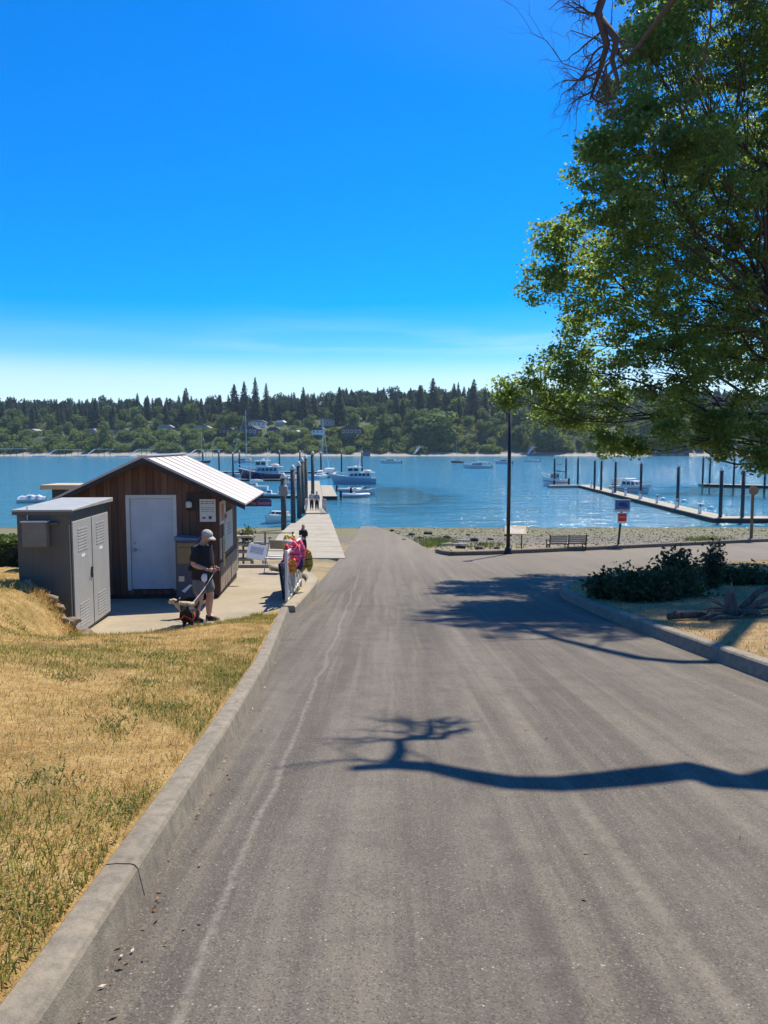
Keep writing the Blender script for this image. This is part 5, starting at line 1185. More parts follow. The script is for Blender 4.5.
pa = MB().box((-.55, -.36, -.02), (.55, .36, .02)).build('panel', M['tan'], ip, bevel=.01); pa.matrix_local = Matrix.Translation((0, 0, 1.12)) @ Matrix.Rotation(R(-32), 4, 'X')
for nm, bx, mt_ in (('picture', (-.45, -.1, .021, .2, .28, .024), pm('panel_picture', (.50, .42, .38), .6, .3, 7, 0)), ('text_block', (.22, -.25, .021, .48, .28, .024), M['offwhite']), ('banner', (-.5, .29, .021, .5, .345, .024), inky)):
    x0, y0, z0, x1, y1, z1 = bx; MB().box((x0, y0, z0), (x1, y1, z1)).build(nm, mt_, pa)
for sx in (-.32, .32): MB().bar((sx, 0, -.1), (sx, 0, 1.1), .06).build('leg', M['black'], ip)
MB().box((-.45, -.15, 0), (.45, .15, .03)).build('base', M['black'], ip)
sq = ong(617.5, 548); sp = thing('sign_post', 'leaning dark post carrying a blue notice and a red square sign', 'sign post', (sq.x, sq.y, P(sq.y)), R(-4)); MB().tube([(0,0,-.2), (.22, 0, 2.62)], .06, 10).build('post', M['dark_wood'], sp)
b1 = MB().box((-.23, -.075, 2.05), (.62, -.05, 2.72)).build('sign_board', M['offwhite'], sp, bevel=.006); MB().box((-.20, -.08, 2.16), (.59, -.076, 2.69)).build('printed_panel', pm('sign_blue', (.035, .13, .42), .5), b1)
bl = MB(); bl.blob((.18, -.083, 2.45), (.24, .004, .12), 4, .2, 2); bl.blob((.38, -.083, 2.38), (.13, .004, .08), 7, .2, 2); bl.build('emblem', pm('sign_navy', (.012, .03, .13), .5), b1); text_rows(b1, .7, .16, 1, inkd, 0).location = (.2, -.067, 2.105)
b2 = MB().box((-.06, -.075, 1.40), (.46, -.05, 1.98)).build('sign_board', M['white'], sp, bevel=.006); MB().box((-.03, -.08, 1.5), (.43, -.076, 1.95)).build('printed_panel', pm('sign_red', (.58, .025, .02), .5), b2); text_rows(b2, .44, .2, 2, M['white'], .5, -.3).location = (.2, -.072, 1.72)
wq = ong(751, 541); wp = thing('sign_post', 'brown wooden post with a small round topped board at the far right', 'sign post', (wq.x, wq.y, P(wq.y))); Hs = at(751, 488, wq.y).z - P(wq.y)
MB().bar((0,0,-.2), (0,0,Hs), .14).build('post', pm('brown_post', (.20, .13, .07), .8, .2, 5, .2), wp); dsk = MB().lathe([(0, 0), (.30, 0), (.30, .05), (0, .05)], n=20).build('sign_board', pm('brown_board', (.26, .16, .09), .7), wp); dsk.matrix_local = Matrix.Translation((0, -.075, Hs - .15)) @ Matrix.Rotation(R(90), 4, 'X')

# ---------------------------------------------------------------- pavement furniture by the slip
rk = thing('life_jacket_rack', 'white lattice life jacket rack at the edge of the slip', 'rack', (-2.12, 16.5, padz(16.5) - .02), R(90))
def rkw(x, y, z): return rk.location + V_((-y, x, z))
RL = 2.9; lat = MB()
for k in range(9):
    for sg in (1, -1):
        x0 = -1.0 + k*.46; z0, z1 = .16, 1.10; x1 = x0 + (z1 - z0); 
        if sg < 0: x0, x1 = x1, x0
        a = V_((x0, .008*sg, z0)); b = V_((x1, .008*sg, z1))
        def clip(a, b):
            d = b - a; t0, t1 = 0, 1
            for lim, s in ((.06, 1), (RL - .06, -1)):
                fa = (a.x - lim) * s; fb = (b.x - lim) * s
                if fa < 0 and fb < 0: return None
                if fa < 0: t0 = max(t0, fa / (fa - fb))
                elif fb < 0: t1 = min(t1, fa / (fa - fb))
            return (a + d*t0, a + d*t1) if t1 - t0 > .02 else None
        c = clip(a, b)
        if c: lat.bar(c[0], c[1], .012, .040, up=(0, 1, 0))
lat.build('lattice', M['offwhite'], rk)
for x in (.03, RL/2, RL - .03): MB().box((x - .03, -.03, -.1), (x + .03, .03, 1.24)).build('post', M['offwhite'], rk, bevel=.006)
MB().box((.08, -.025, 1.14), (RL - .08, .025, 1.19)).build('rail', M['white'], rk); MB().box((.08, -.025, .10), (RL - .08, .025, .15)).build('rail', M['white'], rk)
for k in range(5): MB().tube([(.5 + k*.45, 0, 1.17), (.5 + k*.45, -.10, 1.16), (.5+k*.45, -.13, 1.22)], .012, 6).build('hook', M['steel'], rk)
def jacket(label, x, y, z, rz, col, col2, s=1.0, tilt=0):
    t = thing('life_jacket', label, 'life jacket', rkw(x, y, z), rz, 'life jackets on the rack'); t.scale = (s, s, s)
    m = pm('jacket_' + col[0], col[1], .75, .15, 14, .3); m2 = pm('jacket_' + col2[0], col2[1], .75, .15, 14, .3)
    for sx in (-.115, .115):
        p = MB(); p.blob((sx, -.085, -.26), (.115, .055, .27), 3 + x, .12, 3); o = p.build('front_panel', m, t, smooth=True)
    p = MB(); p.blob((0, .075, -.24), (.22, .055, .27), 5 + x, .12, 3); p.build('back_panel', m, t, smooth=True)
    cl_ = MB(); cl_.tube([(-.14, -.08, -.04), (-.13, 0, .05), (-.09, .07, -.02)], .05, 8); cl_.tube([(.14, -.08, -.04), (.13, 0, .05), (.09, .07, -.02)], .05, 8); cl_.build('shoulder_strap', m2, t, smooth=True)
    for zz in (-.18, -.36): MB().box((-.16, -.146, zz - .010), (.16, -.128, zz + .010)).build('belt', M['black'], t)
pinkc = ('pink', (.80, .10, .22)); orc = ('orange', (.62, .22, .03)); olv = ('mustard', (.42, .30, .04)); nvy = ('navy', (.03, .03, .10)); yel = ('yellow', (.72, .60, .10)); redc = ('red', (.55, .04, .05))
jacket('bright pink life jacket hanging on the near side of the heap on the rack', .75, -.03, 1.22, R(20), pinkc, redc, .85); jacket('second pink life jacket, bulging toward the ramp', 1.2, -.10, 1.24, R(60), pinkc, pinkc, .9); jacket('mustard yellow life jacket drooping lowest over the ramp side', 1.45, -.24, 1.0, R(35), olv, orc, .85)
jacket('navy life jacket strapped between the pink and mustard ones', .95, -.14, .95, R(10), nvy, nvy, .55); jacket('orange life jacket hanging against the lattice', .45, -.05, .95, R(5), orc, orc, .55); jacket('pale yellow life jacket at the far end of the rack', 1.9, .14, 1.32, R(-15), yel, yel, .75); jacket('red life jacket behind the pink ones on the rack', 1.6, .08, 1.26, R(80), redc, pinkc, .75)
tag(MB().blob((0,0,0), (.14,.12,.08), 8, .2, 2).build('hat', pm('straw_hat', (.55,.45,.33), .85), smooth=True, loc=rkw(1.15, .10, 1.27)), 'beige sun hat left on top of the life jacket rack', 'hat')
mats_ = thing('foam_mat', 'dark blue foam mats leaning on the shaded side of the rack', 'mat', rkw(1.55, .10, 0), R(90))
for k in range(2): o = MB().box((-.85, 0, 0), (.85, .03, .80)).build('sheet', pm('mat_blue', (.02, .05, .09), .8), mats_); o.location = (.1*k, .06*k, .02); o.rotation_euler = (R(-7), 0, 0)
ch = at(277, 572.5, 22.2); cz = padz(22.2)
chair = thing('folding_chair', 'tan folding chair with cream seat at the pavement back edge', 'chair', (ch.x + .02, 22.0, cz), R(-12))
MB().box((-.27, .18, .66), (.27, .205, .92)).build('backrest', pm('chair_tan', (.34, .28, .20), .8, .1, 9, .1), chair, bevel=.01); MB().box((-.27, -.25, .43), (.27, .19, .47)).build('seat', pm('chair_cream', (.66, .60, .46), .7), chair, bevel=.01)
for sx in (-.28, .28):
    MB().tube([(sx, -.30, 0), (sx, .20, .94)], .014, 8).build('leg', M['steel'], chair); MB().tube([(sx, .30, 0), (sx, -.22, .44)], .014, 8).build('leg', M['steel'], chair)
for y in (-.30, .30): MB().tube([(-.28, y, .014), (.28, y, .014)], .014, 8).build('foot_bar', M['black'], chair)
lb = at(257, 552, 23.6); lt = thing('information_board', 'tilted white information board behind the pavement edge', 'information board', (lb.x, 23.6, P(23.6) - .05), R(8))
hh = lb.z - (P(23.6) - .05); o = MB().box((-.30, -.02, -.26), (.30, .02, .26)).build('panel', M['white'], lt, bevel=.006); o.matrix_local = Matrix.Translation((0, 0, hh)) @ Matrix.Rotation(R(-35), 4, 'X') @ Matrix.Rotation(R(12), 4, 'Y'); text_rows(o, .5, .5, 4, inkd, .6, -.12).location = (0, -.014, 0)
for sx in (-.18, .18): MB().bar((sx, .05, 0), (sx, .02, hh - .05), .05).build('leg', M['grey_wood'], lt)
wb = at(242, 566, 23.9); wr = thing('timber_rack', 'stepped grey timber rack with gaps beside the shed back corner', 'rack', (wb.x, 24.0, P(24) - .1), R(3)); hh = at(242, 531, 24).z - (P(24) - .1)
for k in range(7): MB().box((-.25, -.3 + .03*k, .1 + k*hh/7.3), (.32, .3, .1 + k*hh/7.3 + .065)).build('shelf', M['rail_wood'], wr)
for sx in (-.22, .0, .29): MB().box((sx - .03, .2, 0), (sx + .03, .26, hh)).build('upright', M['grey_wood'], wr)
def plant(name, label, loc, n, hgt, spread, leafmat, seed, cat='plant', size=.06, stems=9):
    r = np.random.default_rng(seed); t = thing(name, label, cat, loc); cs = []; sm = MB()
    for k in range(stems):
        a = r.random()*6.28; q = spread * r.random()**.5; p0 = V_((q*.3*math.cos(a), q*.3*math.sin(a), 0)); p2 = V_((q*math.cos(a), q*math.sin(a), hgt*(.6+.4*r.random()))); p1 = p0.lerp(p2, .5) + V_((0, 0, hgt*.1)); sm.tube([p0, p1, p2], [.012, .009, .004], 5)
        for j in range(n // stems): f = .25 + .75*r.random(); c = p0.lerp(p2, f) + V_(r.normal(0, size*1.3, 3)); cs.append(c)
    cs = np.array([tuple(c) for c in cs]); N = r.normal(0, 1, (len(cs), 3)); N[:, 2] = np.abs(N[:, 2]) + .4; s = size * (.6 + .8*r.random(len(cs))); V, Q = quads(cs, N, r.normal(0, 1, cs.shape), s*.5, s); np_mesh('foliage', V, Q, leafmat, t); sm.build('stem', M['bark'], t); return t
plant('leafy_plant', 'green leafy plant growing over the timber rack', (wb.x + .05, 24.25, P(24) - .1 + hh*.8), 160, .45, .4, hl, 71, size=.06)
fw = thing('cable_fence', 'thin cable fence crossing behind the pavement above the beach', 'fence', (at(268, 533, 27).x, 27, P(27) - .1)); zt = at(268, 533, 27).z - (P(27) - .1); MB().tube([(-1.1, 0, zt), (.9, 0, zt)], .018, 6).tube([(-1.1, 0, zt*.6), (.9, 0, zt*.6)], .012, 6).build('cable', M['dark'], fw)
for sx in (-1.08, -.1, .88): MB().bar((sx, 0, 0), (sx, 0, zt + .05), .07).build('post', M['grey_wood'], fw)

# ---------------------------------------------------------------- people further down the pier
def walker(label, loc, rz, H, top, bottom, hair, longhair=False, stride=.12, arms=.0):
    t = thing('person', label, 'person', loc, rz, None); k = H / 1.72; t.scale = (k, k, k)
    J = {'pel': (V_((0,0,.92)), .135), 'belly': (V_((0,0,1.06)), .125), 'chest': (V_((0,0,1.24)), .135), 'neckb': (V_((0,0,1.40)), .075), 'neck': (V_((.01,0,1.48)), .055), 'head': (V_((.02,0,1.58)), .07)}; E = [('pel','belly'),('belly','chest'),('chest','neckb'),('neckb','neck'),('neck','head')]; A = {}; G = {}
    for s in (1, -1):
        a = str(s); P_ = [V_((0, s*.16, 1.36)), V_((-.02 + arms*.05, s*.22, 1.12)), V_((.06 + arms*.22, s*(.21 - .14*arms), .90 + .16*arms))]; A[s] = P_
        for i, (p, r) in enumerate(zip((P_[0], P_[0].lerp(P_[1], .5), P_[1], P_[1].lerp(P_[2], .5), P_[2]), (.06, .052, .044, .038, .028))): J[f'a{a}{i}'] = (p, r)
        E += [('chest', f'a{a}0')] + [(f'a{a}{i}', f'a{a}{i+1}') for i in range(4)]
        G_ = [V_((0, s*.085, .88)), V_((s*stride*.55 + .02, s*.09, .48)), V_((s*stride, s*.09, .08)), V_((s*stride + .13, s*.10, .035))]; G[s] = G_
        for i, (p, r) in enumerate(zip((G_[0], G_[0].lerp(G_[1], .5), G_[1], G_[1].lerp(G_[2], .4), G_[2], G_[3]), (.095, .085, .062, .062, .042, .035))): J[f'l{a}{i}'] = (p, r)
        E += [('pel', f'l{a}0')] + [(f'l{a}{i}', f'l{a}{i+1}') for i in range(5)]
    b = skin('body', J, E, 'pel', SKIN, t, 1); mb = MB(); hm = head_lathe(mb, V_((.03, 0, 1.60)), 0, R(6), .98)
    for s in (1, -1): hand(mb, A[s][2], (A[s][2] - A[s][1]), (.6, -s*.3, .2), (0, s, .2), .6, .9)
    join_into(b, mb)
    JS = {'hem': (V_((0,0,.90)), .17), 'belly': (V_((0,0,1.06)), .16), 'chest': (V_((0,0,1.24)), .17), 'yoke': (V_((0,0,1.35)), .125), 'coll': (V_((.005,0,1.44)), .075)}; ES = [('hem','belly'),('belly','chest'),('chest','yoke'),('yoke','coll')]
    for s in (1, -1): JS[f's0{s}'] = (A[s][0], .08); JS[f's1{s}'] = (A[s][0].lerp(A[s][1], .7), .07); JS[f's2{s}'] = (A[s][1].lerp(A[s][2], .6), .058); ES += [('yoke', f's0{s}'), (f's0{s}', f's1{s}'), (f's1{s}', f's2{s}')]
    skin('top', JS, ES, 'chest', top, t, 1); JT = {'w': (V_((0,0,.98)), .155), 'p': (V_((0,0,.90)), .16)}; ET = [('w','p')]
    for s in (1, -1): JT[f'a{s}'] = (G[s][0], .12); JT[f'b{s}'] = (G[s][1], .092); JT[f'c{s}'] = (G[s][2] + V_((0,0,.06)), .07); ET += [('p', f'a{s}'), (f'a{s}', f'b{s}'), (f'b{s}', f'c{s}')]
    skin('trousers', JT, ET, 'p', bottom, t, 1)
    hb = MB(); hb.blob(tuple(hm @ V_((-.022, 0, .02))), (.095, .088, .115), 4, .06, 2)
    if longhair: hb.blob((-.055, 0, 1.46), (.055, .10, .15), 6, .1, 2)
    hb.build('hair', hair, t, smooth=True)
    for s in (1, -1): MB().blob((G[s][3].x - .05, G[s][3].y, .04), (.135, .05, .05), 2, .05, 2, flat=-.04).build('shoe', SHOE, t, smooth=True)
    return t
BL = pm('black_cloth', (.012, .012, .016), .9, .2, 14, .2); LT = pm('pale_shirt', (.52, .52, .50), .9, .1, 10, .1)
wq2 = at(303.5, 556, 35.7); walker('dark haired person in black clothes standing at the head of the pier', (wq2.x, 35.7, DZ + .005), R(-70), 1.46, BL, BL, DHAIR, True, .05, .8)
def on_gw(px, y): q = gp(y); return ((px - 384)/F * (y*math.cos(PITCH) + 6*math.sin(PITCH)), y, q.z + .065)
walker('person in pale shirt and black trousers walking out along the gangway, left of the pair', on_gw(311.8, 69), R(95), 1.72, LT, BL, DHAIR, False, .14); walker('person in grey shirt and black trousers walking on the gangway, right of the pair', on_gw(317, 67), R(95), 1.68, pm('grey_shirt', (.30, .31, .32), .9), BL, HAIR, False, -.14)

# ---------------------------------------------------------------- trees
lf_map = m_leaf('maple_leaves', [(0, (.050, .092, .024)), (.45, (.090, .155, .036)), (.8, (.15, .23, .050)), (1, (.27, .34, .08))], .64, (.46, .60, .12), .40)
def leaf_clumps(centres, radii, per, size, seed, flat=.6):
    r = np.random.default_rng(seed); n = len(centres) * per
    k = np.repeat(np.arange(len(centres)), per); d = r.normal(0, 1, (n, 3)) * np.array([1, 1, flat]); C = centres[k] + d * radii[k, None] * .5
    N = r.normal(0, 1, (n, 3)); N[:, 2] = np.abs(N[:, 2]) * 1.1 + .35; N /= np.linalg.norm(N, axis=1, keepdims=True)
    s = size * (.55 + .8 * r.random(n)); a = np.cross(N, r.normal(0, 1, (n, 3))); a /= np.linalg.norm(a, axis=1, keepdims=True); b = np.cross(N, a); s = s[:, None]
    fold = N * s * .22
    # five-pointed, slightly folded leaf: two quads sharing the midrib
    V = np.stack([C - b*s*.9, C + a*s*.75 - b*s*.15 + fold, C + b*s*1.0, C - a*s*.75 - b*s*.15 + fold], 1).reshape(-1, 3)
    i = np.arange(n) * 4; T = np.concatenate([np.stack([i, i+1, i+2], 1), np.stack([i, i+2, i+3], 1)]); return V, T
def crook(mb, a, b, r0, r1, seed, n=7, wob=.12, sides=8):
    r = random.Random(seed); a, b = V_(a), V_(b); L = (b - a).length; pts = []; ph = [r.uniform(0, 6.3) for _ in range(4)]
    for i in range(n + 1):
        t = i / n; e = math.sin(t * math.pi); pts.append(a.lerp(b, t) + V_((math.sin(t*5 + ph[0]), math.sin(t*6 + ph[1]), math.sin(t*4.5 + ph[2]))) * wob * L * .35 * e)
    mb.tube(pts, [r0 + (r1 - r0) * (i/n) for i in range(n + 1)], sides); return pts
LOBES = [(720,10,28,80),(668,58,26,44),(742,110,30,88),(652,135,25,50),(612,190,24,46),(682,200,28,78),(762,215,31,88),(572,258,28.5,40),(545,285,28,24),(622,288,26,62),(702,300,29,84),(768,330,31,80),(588,345,28.5,40),(655,372,27,58),(553,372,27.5,34),(522,398,27.5,25),(718,398,28,60),(592,405,29.5,36),(612,440,28.5,20),(636,446,28.5,14),(748,440,26,36),(560,418,28.5,22),(708,436,27,20),(820,140,31,90),(850,290,31,95),(830,30,29,90),(690,-55,27,80),(790,-80,28,95),(880,120,30,90),(640,40,25,22),(596,150,24,20),(670,435,25,16),(765,462,25,16),(632,100,25,30),(655,15,26,40),(604,160,25.5,26),(562,236,27.5,24),(640,225,25,40),(700,150,25,40)]
TB = V_((15.2, 27.2, P(27.2)))
maple = thing('maple_tree', 'large leafy maple leaning over the road from the right', 'tree', TB)
tr = MB(); fork = TB + V_((-.5, .2, 3.2)); tr.tube([V_((0,0,-.4)), V_((-.05,0,.5)), V_((-.2,.1,1.8)), fork - TB], [.75, .55, .47, .42], 14)
top = V_((-1.2, .6, 9.0)); crook(tr, fork - TB, top, .40, .24, 3, 8, .10, 12); crook(tr, top, V_((-1.8, .4, 15)), .24, .06, 4, 6, .12); tr.build('trunk', M['bark'], maple, smooth=True)
limbs = MB(); cc = []; rr = []; rg = np.random.default_rng(21)
for i, (px, py, D, pr) in enumerate(LOBES):
    c = at(px, py, D) - TB; r_ = pr * D / F
    anchor = (fork - TB).lerp(top, max(0, min(1, (c.z - 3.5) / 9))); pts = crook(limbs, anchor, c, .065 if pr > 30 else .04, .014, 40 + i, 8, .22)
    nc = int(17 * r_ ** 2.05) + 8
    for k in range(nc):
        d = rg.normal(0, 1, 3); d /= np.linalg.norm(d); q = np.array(c) + d * r_ * np.array([1, 1, .82]) * (.35 + .68 * rg.random() ** .6); cc.append(q); rr.append(rg.uniform(.26, .52))
        if k % 6 == 0: crook(limbs, pts[rg.integers(4, 8)], q, .018, .006, 900 + i*50 + k, 4, .25, 5)
limbs.build('limbs', m_bark('limb_bark', (.03, .024, .018), (.07, .056, .043)), maple, smooth=True); cc = np.array(cc); rr = np.array(rr)
V, T = leaf_clumps(cc, rr, 74, .068, 77, .55); np_mesh('crown', V, T, lf_map, maple)
# the older tree whose bare limb reaches over the road, just outside the picture
sg = lambda gx, gy, h: V_((gx, gy, P(gy))) + SDIR * (h / SDIR.z)
ot = thing('old_tree', 'old half bare tree whose dead limb reaches over the road', 'tree', (12.2, 11.5, P(11.5) + .1)); OB = ot.location.copy()
tr = MB(); crook(tr, (0,0,-.3), (-.3, .2, 7.5), .55, .36, 8, 8, .05, 14); crook(tr, (-.3,.2,7.5), (.6, .6, 13), .34, .10, 9, 7, .1, 10); tr.build('trunk', M['bark'], ot, smooth=True)
shp = [(352,769),(392,766),(432,768),(470,776),(510,783),(560,784),(605,780),(648,775),(690,770),(722,779),(768,783)]
hs_ = [8.5, 8.5, 8.5, 8.45, 8.4, 8.35, 8.3, 8.2, 8.1, 8.0, 7.9]
lp_ = []
for (px, py), h in zip(shp, hs_): g = ong(px, py); lp_.append(sg(g.x, g.y, h))
lm = MB(); path = [p - OB for p in lp_] + [V_((-3.2, .1, 7.4)), V_((-.3, .2, 7.0))]; rad = [.06, .085, .10, .12, .14, .155, .165, .18, .20, .19, .20, .24, .30]
lm.tube(path, rad, 10); lm.build('dead_limb', M['deadbark'], ot, smooth=True)
tw = MB(); rt = random.Random(5)
def twig(a, d, L, r, depth, mb, droop=.25, fork_p=.8):
    pts = [V_(a)]; n = 6; d = V_(d).normalized(); kids = []
    for i in range(n):
        d = (d + V_((rt.uniform(-.45, .45), rt.uniform(-.45, .45), rt.uniform(-.45, .45) - droop*.15))).normalized(); pts.append(pts[-1] + d * L / n)
        if depth > 0 and rt.random() < fork_p: kids.append((pts[-1], (d + V_((rt.uniform(-1, 1), rt.uniform(-1, 1), rt.uniform(-1, .7)))).normalized(), i / n))
    mb.tube(pts, [r * (1 - .65 * i / n) for i in range(n + 1)], 5 if r < .03 else 7)
    for p, dd, t in kids: twig(p, dd, L * rt.uniform(.38, .62), r * (1 - .6*t) * .55, depth - 1, mb, droop, fork_p)
# the dead bough hanging into the top of the picture
D0 = 10.8; hang = [at(612, -30, D0), at(598, 12, D0), at(607, 45, D0 - .1), at(600, 70, D0), at(590, 100, D0 + .1)]; hang2 = [at(600, 18, D0), at(617, 40, D0 - .2), at(612, 60, D0 - .2), at(619, 85, D0 - .2), at(624, 75, D0-.3)]
j0 = min(path[:6], key=lambda p: (p + OB - hang[0]).length); tw.tube([j0] + [p - OB for p in hang], [.075, .06, .055, .045, .035, .014], 8); tw.tube([p - OB for p in hang2], [.05, .045, .038, .022, .008], 7)
for (px, py, tx, ty, L) in [(598,14,-1,.25,.55),(603,30,-1,.75,.65),(606,45,-1,.4,.6),(600,70,-1,.45,.55),(600,70,.8,.7,.35),(594,88,-.6,1,.4),(592,95,.4,1,.35),(615,45,.6,.5,.25),(612,60,-.6,1,.6),(610,75,-.2,1,.45),(604,52,-1,.9,.75),(598,12,-.8,-.3,.4),(607,40,.9,-.1,.3)]:
    twig(at(px, py, D0) - OB, V_((tx, rt.uniform(-.3, .3), -ty)), L * 1.0, .018, 3, tw, .3, .85)
tw.build('dead_bough', M['deadbark'], ot, smooth=True)
tw = MB()
for (px, py, tx, ty) in [(455,772,405,712)]:
    g0 = ong(px, py); g1 = ong(tx, ty); a = sg(g0.x, g0.y, 8.45); b = sg(g1.x, g1.y, 8.3); twig(a - OB, b - a, (b - a).length * .8, .03, 1, tw, 0, .75)
tw.build('dead_branch', M['deadbark'], ot, smooth=True)
# a second, thinner bare branch higher in the maple throws the fine shadow across the lane
sp2 = [(720,662),(680,662),(640,658),(595,648),(555,638),(522,626),(495,616),(470,612),(445,614)]
b2 = MB(); pth = []
for k, (px, py) in enumerate(sp2): g = ong(px, py); pth.append(sg(g.x, g.y, 15.0) - TB)
b2.tube(pth, [.15, .14, .13, .115, .095, .07, .05, .03, .015], 8)
for (k, tx, ty) in [(5,430,590),(6,520,586),(6,425,630),(7,440,596),(4,470,640),(3,560,600)]:
    g1 = ong(tx, ty); b = sg(g1.x, g1.y, 14.8) - TB; twig(pth[k], b - pth[k], (b - pth[k]).length*.85, .035, 2, b2, 0, .7)
b2.tube([pth[0], V_((-3.5, -4.5, 15.5)), V_((-1.75, .4, 14.2))], [.15, .17, .16], 8); b2.build('bare_branch', M['bark'], maple, smooth=True)
cc = []; rr = []
for k in range(300):
    d = rg.normal(0, 1, 3); d /= np.linalg.norm(d); cc.append(np.array([1.8, .8, 11.5]) + d * np.array([3.2, 3.2, 2.6]) * rg.random()**.4); rr.append(rg.uniform(.4, .7))
V, T = leaf_clumps(np.array(cc), np.array(rr), 22, .13, 78); np_mesh('crown', V, T, lf_map, ot)

# ---------------------------------------------------------------- island planting
lf_sh = m_leaf('shrub_leaves', [(0, (.030, .040, .014)), (.6, (.060, .075, .026)), (1, (.13, .14, .055))], .4, (.16, .18, .05))
def shrub(label, x, y, rx, ry, h, seed, n=3200, size=.07, sp=1.0, name='shrub'):
    z = isl_z(x, y); t = thing(name, label, 'shrub', (x, y, z)); r = np.random.default_rng(seed); cs = []; st = MB()
    nl = 46
    for k in range(nl):
        a = r.random()*6.28; q = r.random()**.55; px_, py_ = rx*q*math.cos(a), ry*q*math.sin(a); hz_ = h * (1 - .55*q*q) * (.55 + .6*r.random()); e = V_((px_, py_, hz_)); crook(st, (px_*.4, py_*.4, 0), e, .022, .006, seed*100+k, 4, .2, 5)
        m = n // nl; f = r.random((m, 1))**.6; base = np.array([px_*.4, py_*.4, 0]); cs.append(base + (np.array(e) - base) * f + r.normal(0, .11*sp, (m, 3)))
    cs = np.vstack(cs); cs[:, 2] = np.abs(cs[:, 2]); N = r.normal(0, 1, cs.shape); N[:, 2] = np.abs(N[:, 2]) + .3; s = size*(.6+.8*r.random(len(cs))); V, Q = quads(cs, N, r.normal(0, 1, cs.shape), s*.55, s); np_mesh('foliage', V, Q, lf_sh, t); st.build('stem', M['bark'], t)
def shr(px, py, label, rx, ry, h, seed, n, size=.07, sp=1.0):
    q = ong(px, py, .2); shrub(label, q.x, q.y + ry*.6, rx, ry, h, seed, n, size, sp)
shr(660, 602, 'wide dark shrub on the island under the maple', 1.35, .9, .66, 3, 4600, .055); shr(684, 596, 'taller dark shrub at the middle of the island thicket',   .62, .6, 1.0, 4, 2000, .065); shr(716, 592, 'upright dark conical shrub with rounded tip on the island',   .26, .26, 1.25, 5, 1500, .05, .6)
shr(758, 588, 'low green shrub at the right end of the island thicket', 1.2, .8, .40, 6, 2400, .06); shr(607, 598, 'pale spiky low shrub at the left end of the island thicket', .40, .40, .62, 7, 700, .075, .8)
wood_ = m_bark('stump_wood', (.045, .036, .028), (.20, .165, .125))
_g = ong(733, 619, .2); sx_, sy_ = _g.x, _g.y; sz_ = isl_z(sx_, sy_); stp = thing('tree_stump', 'weathered leaning stump with twisted roots on the dry island', 'stump', (sx_, sy_, sz_ - .03)); stp.scale = (.8, .8, .85)
m_ = MB(); m_.tube([(0,0,-.05), (-.02,0,.15), (-.05,.02,.32), (-.08,.04,.48), (-.10,.04,.56)], [.20,.16,.13,.10,.04], 12); o = m_.build('trunk', wood_, stp, smooth=True)
for v in o.data.vertices: v.co += v.normal * .05 * nz3(v.co.x*9, v.co.y*9, v.co.z*4)
for k, pts in enumerate([[(.15,0,.1),(.5,-.1,.35),(.95,-.1,.52),(1.4,.1,.35),(1.9,.1,.25)],[(-.1,-.1,.05),(-.5,-.2,.12),(-.85,-.3,.03)],[(.1,-.1,.15),(.35,-.3,.2),(.5,-.35,.0)],[(.2,.05,.2),(.6,.2,.5),(1.0,.3,.62),(1.5,.3,.5)],[(.4,-.1,.0),(.9,-.2,.12),(1.5,-.2,.04)]]): MB().tube(pts, [.075,.06,.05,.04,.025][:len(pts)], 8).build('root', wood_, stp, smooth=True)
for k in range(9):
    a = rt.uniform(-.6, 3.6); L = rt.uniform(.5, 1.3); p = [V_((.1*math.cos(a), .1*math.sin(a), .12))]; d = V_((math.cos(a), math.sin(a)*.6, .35))
    for q in range(5): d = (d + V_((rt.uniform(-.4,.4), rt.uniform(-.4,.4), -.22 + rt.uniform(-.25,.2)))).normalized(); p.append(p[-1] + d*L/5); p[-1].z = max(p[-1].z, .02)
    MB().tube(p, [.032,.028,.022,.018,.012,.006], 6).build('root', wood_, stp, smooth=True)
lg = thing('fallen_log', 'short grey weathered log lying left of the stump', 'log', (sx_ - .85, sy_ - .05, isl_z(sx_ - .85, sy_ - .05) + .07), R(8)); lg.scale = (.55, .6, .6); MB().tube([(-.55,0,-.02),(-.2,.03,.02),(.3,0,.03),(.7,-.04,.05)], [.09,.12,.11,.07], 10).build('trunk', wood_, lg, smooth=True); MB().tube([(.2,0,.06),(.45,-.2,.12),(.75,-.28,.05)], [.05,.035,.015], 6).build('branch', wood_, lg, smooth=True)
MB().tube([(-.3,0,.05),(-.42,-.12,.12),(-.38,-.2,.2)], [.05,.04,.02], 6).build('stub', wood_, lg, smooth=True)
for k, (x, y, L, a, lab) in enumerate([(sx_ + .9,sy_ + .3,1.2,10,'thin grey branch lying right of the stump'),(sx_ - .3,sy_ - .5,.6,-20,'short broken branch in front of the stump'),(sx_ + 1.0,sy_ - .2,.9,-8,'crooked branch at the right edge of the island')]):
    tag(MB().tube([(-L/2,0,.03),(-L/6,.06,.08),(L/4,-.03,.07),(L/2,.08,.12)], [.035,.03,.024,.01], 7).build('fallen_branch', wood_, smooth=True, loc=(x, y, isl_z(x, y))), lab, 'branch', 'fallen branches on the island'); bpy.context.view_layer.objects
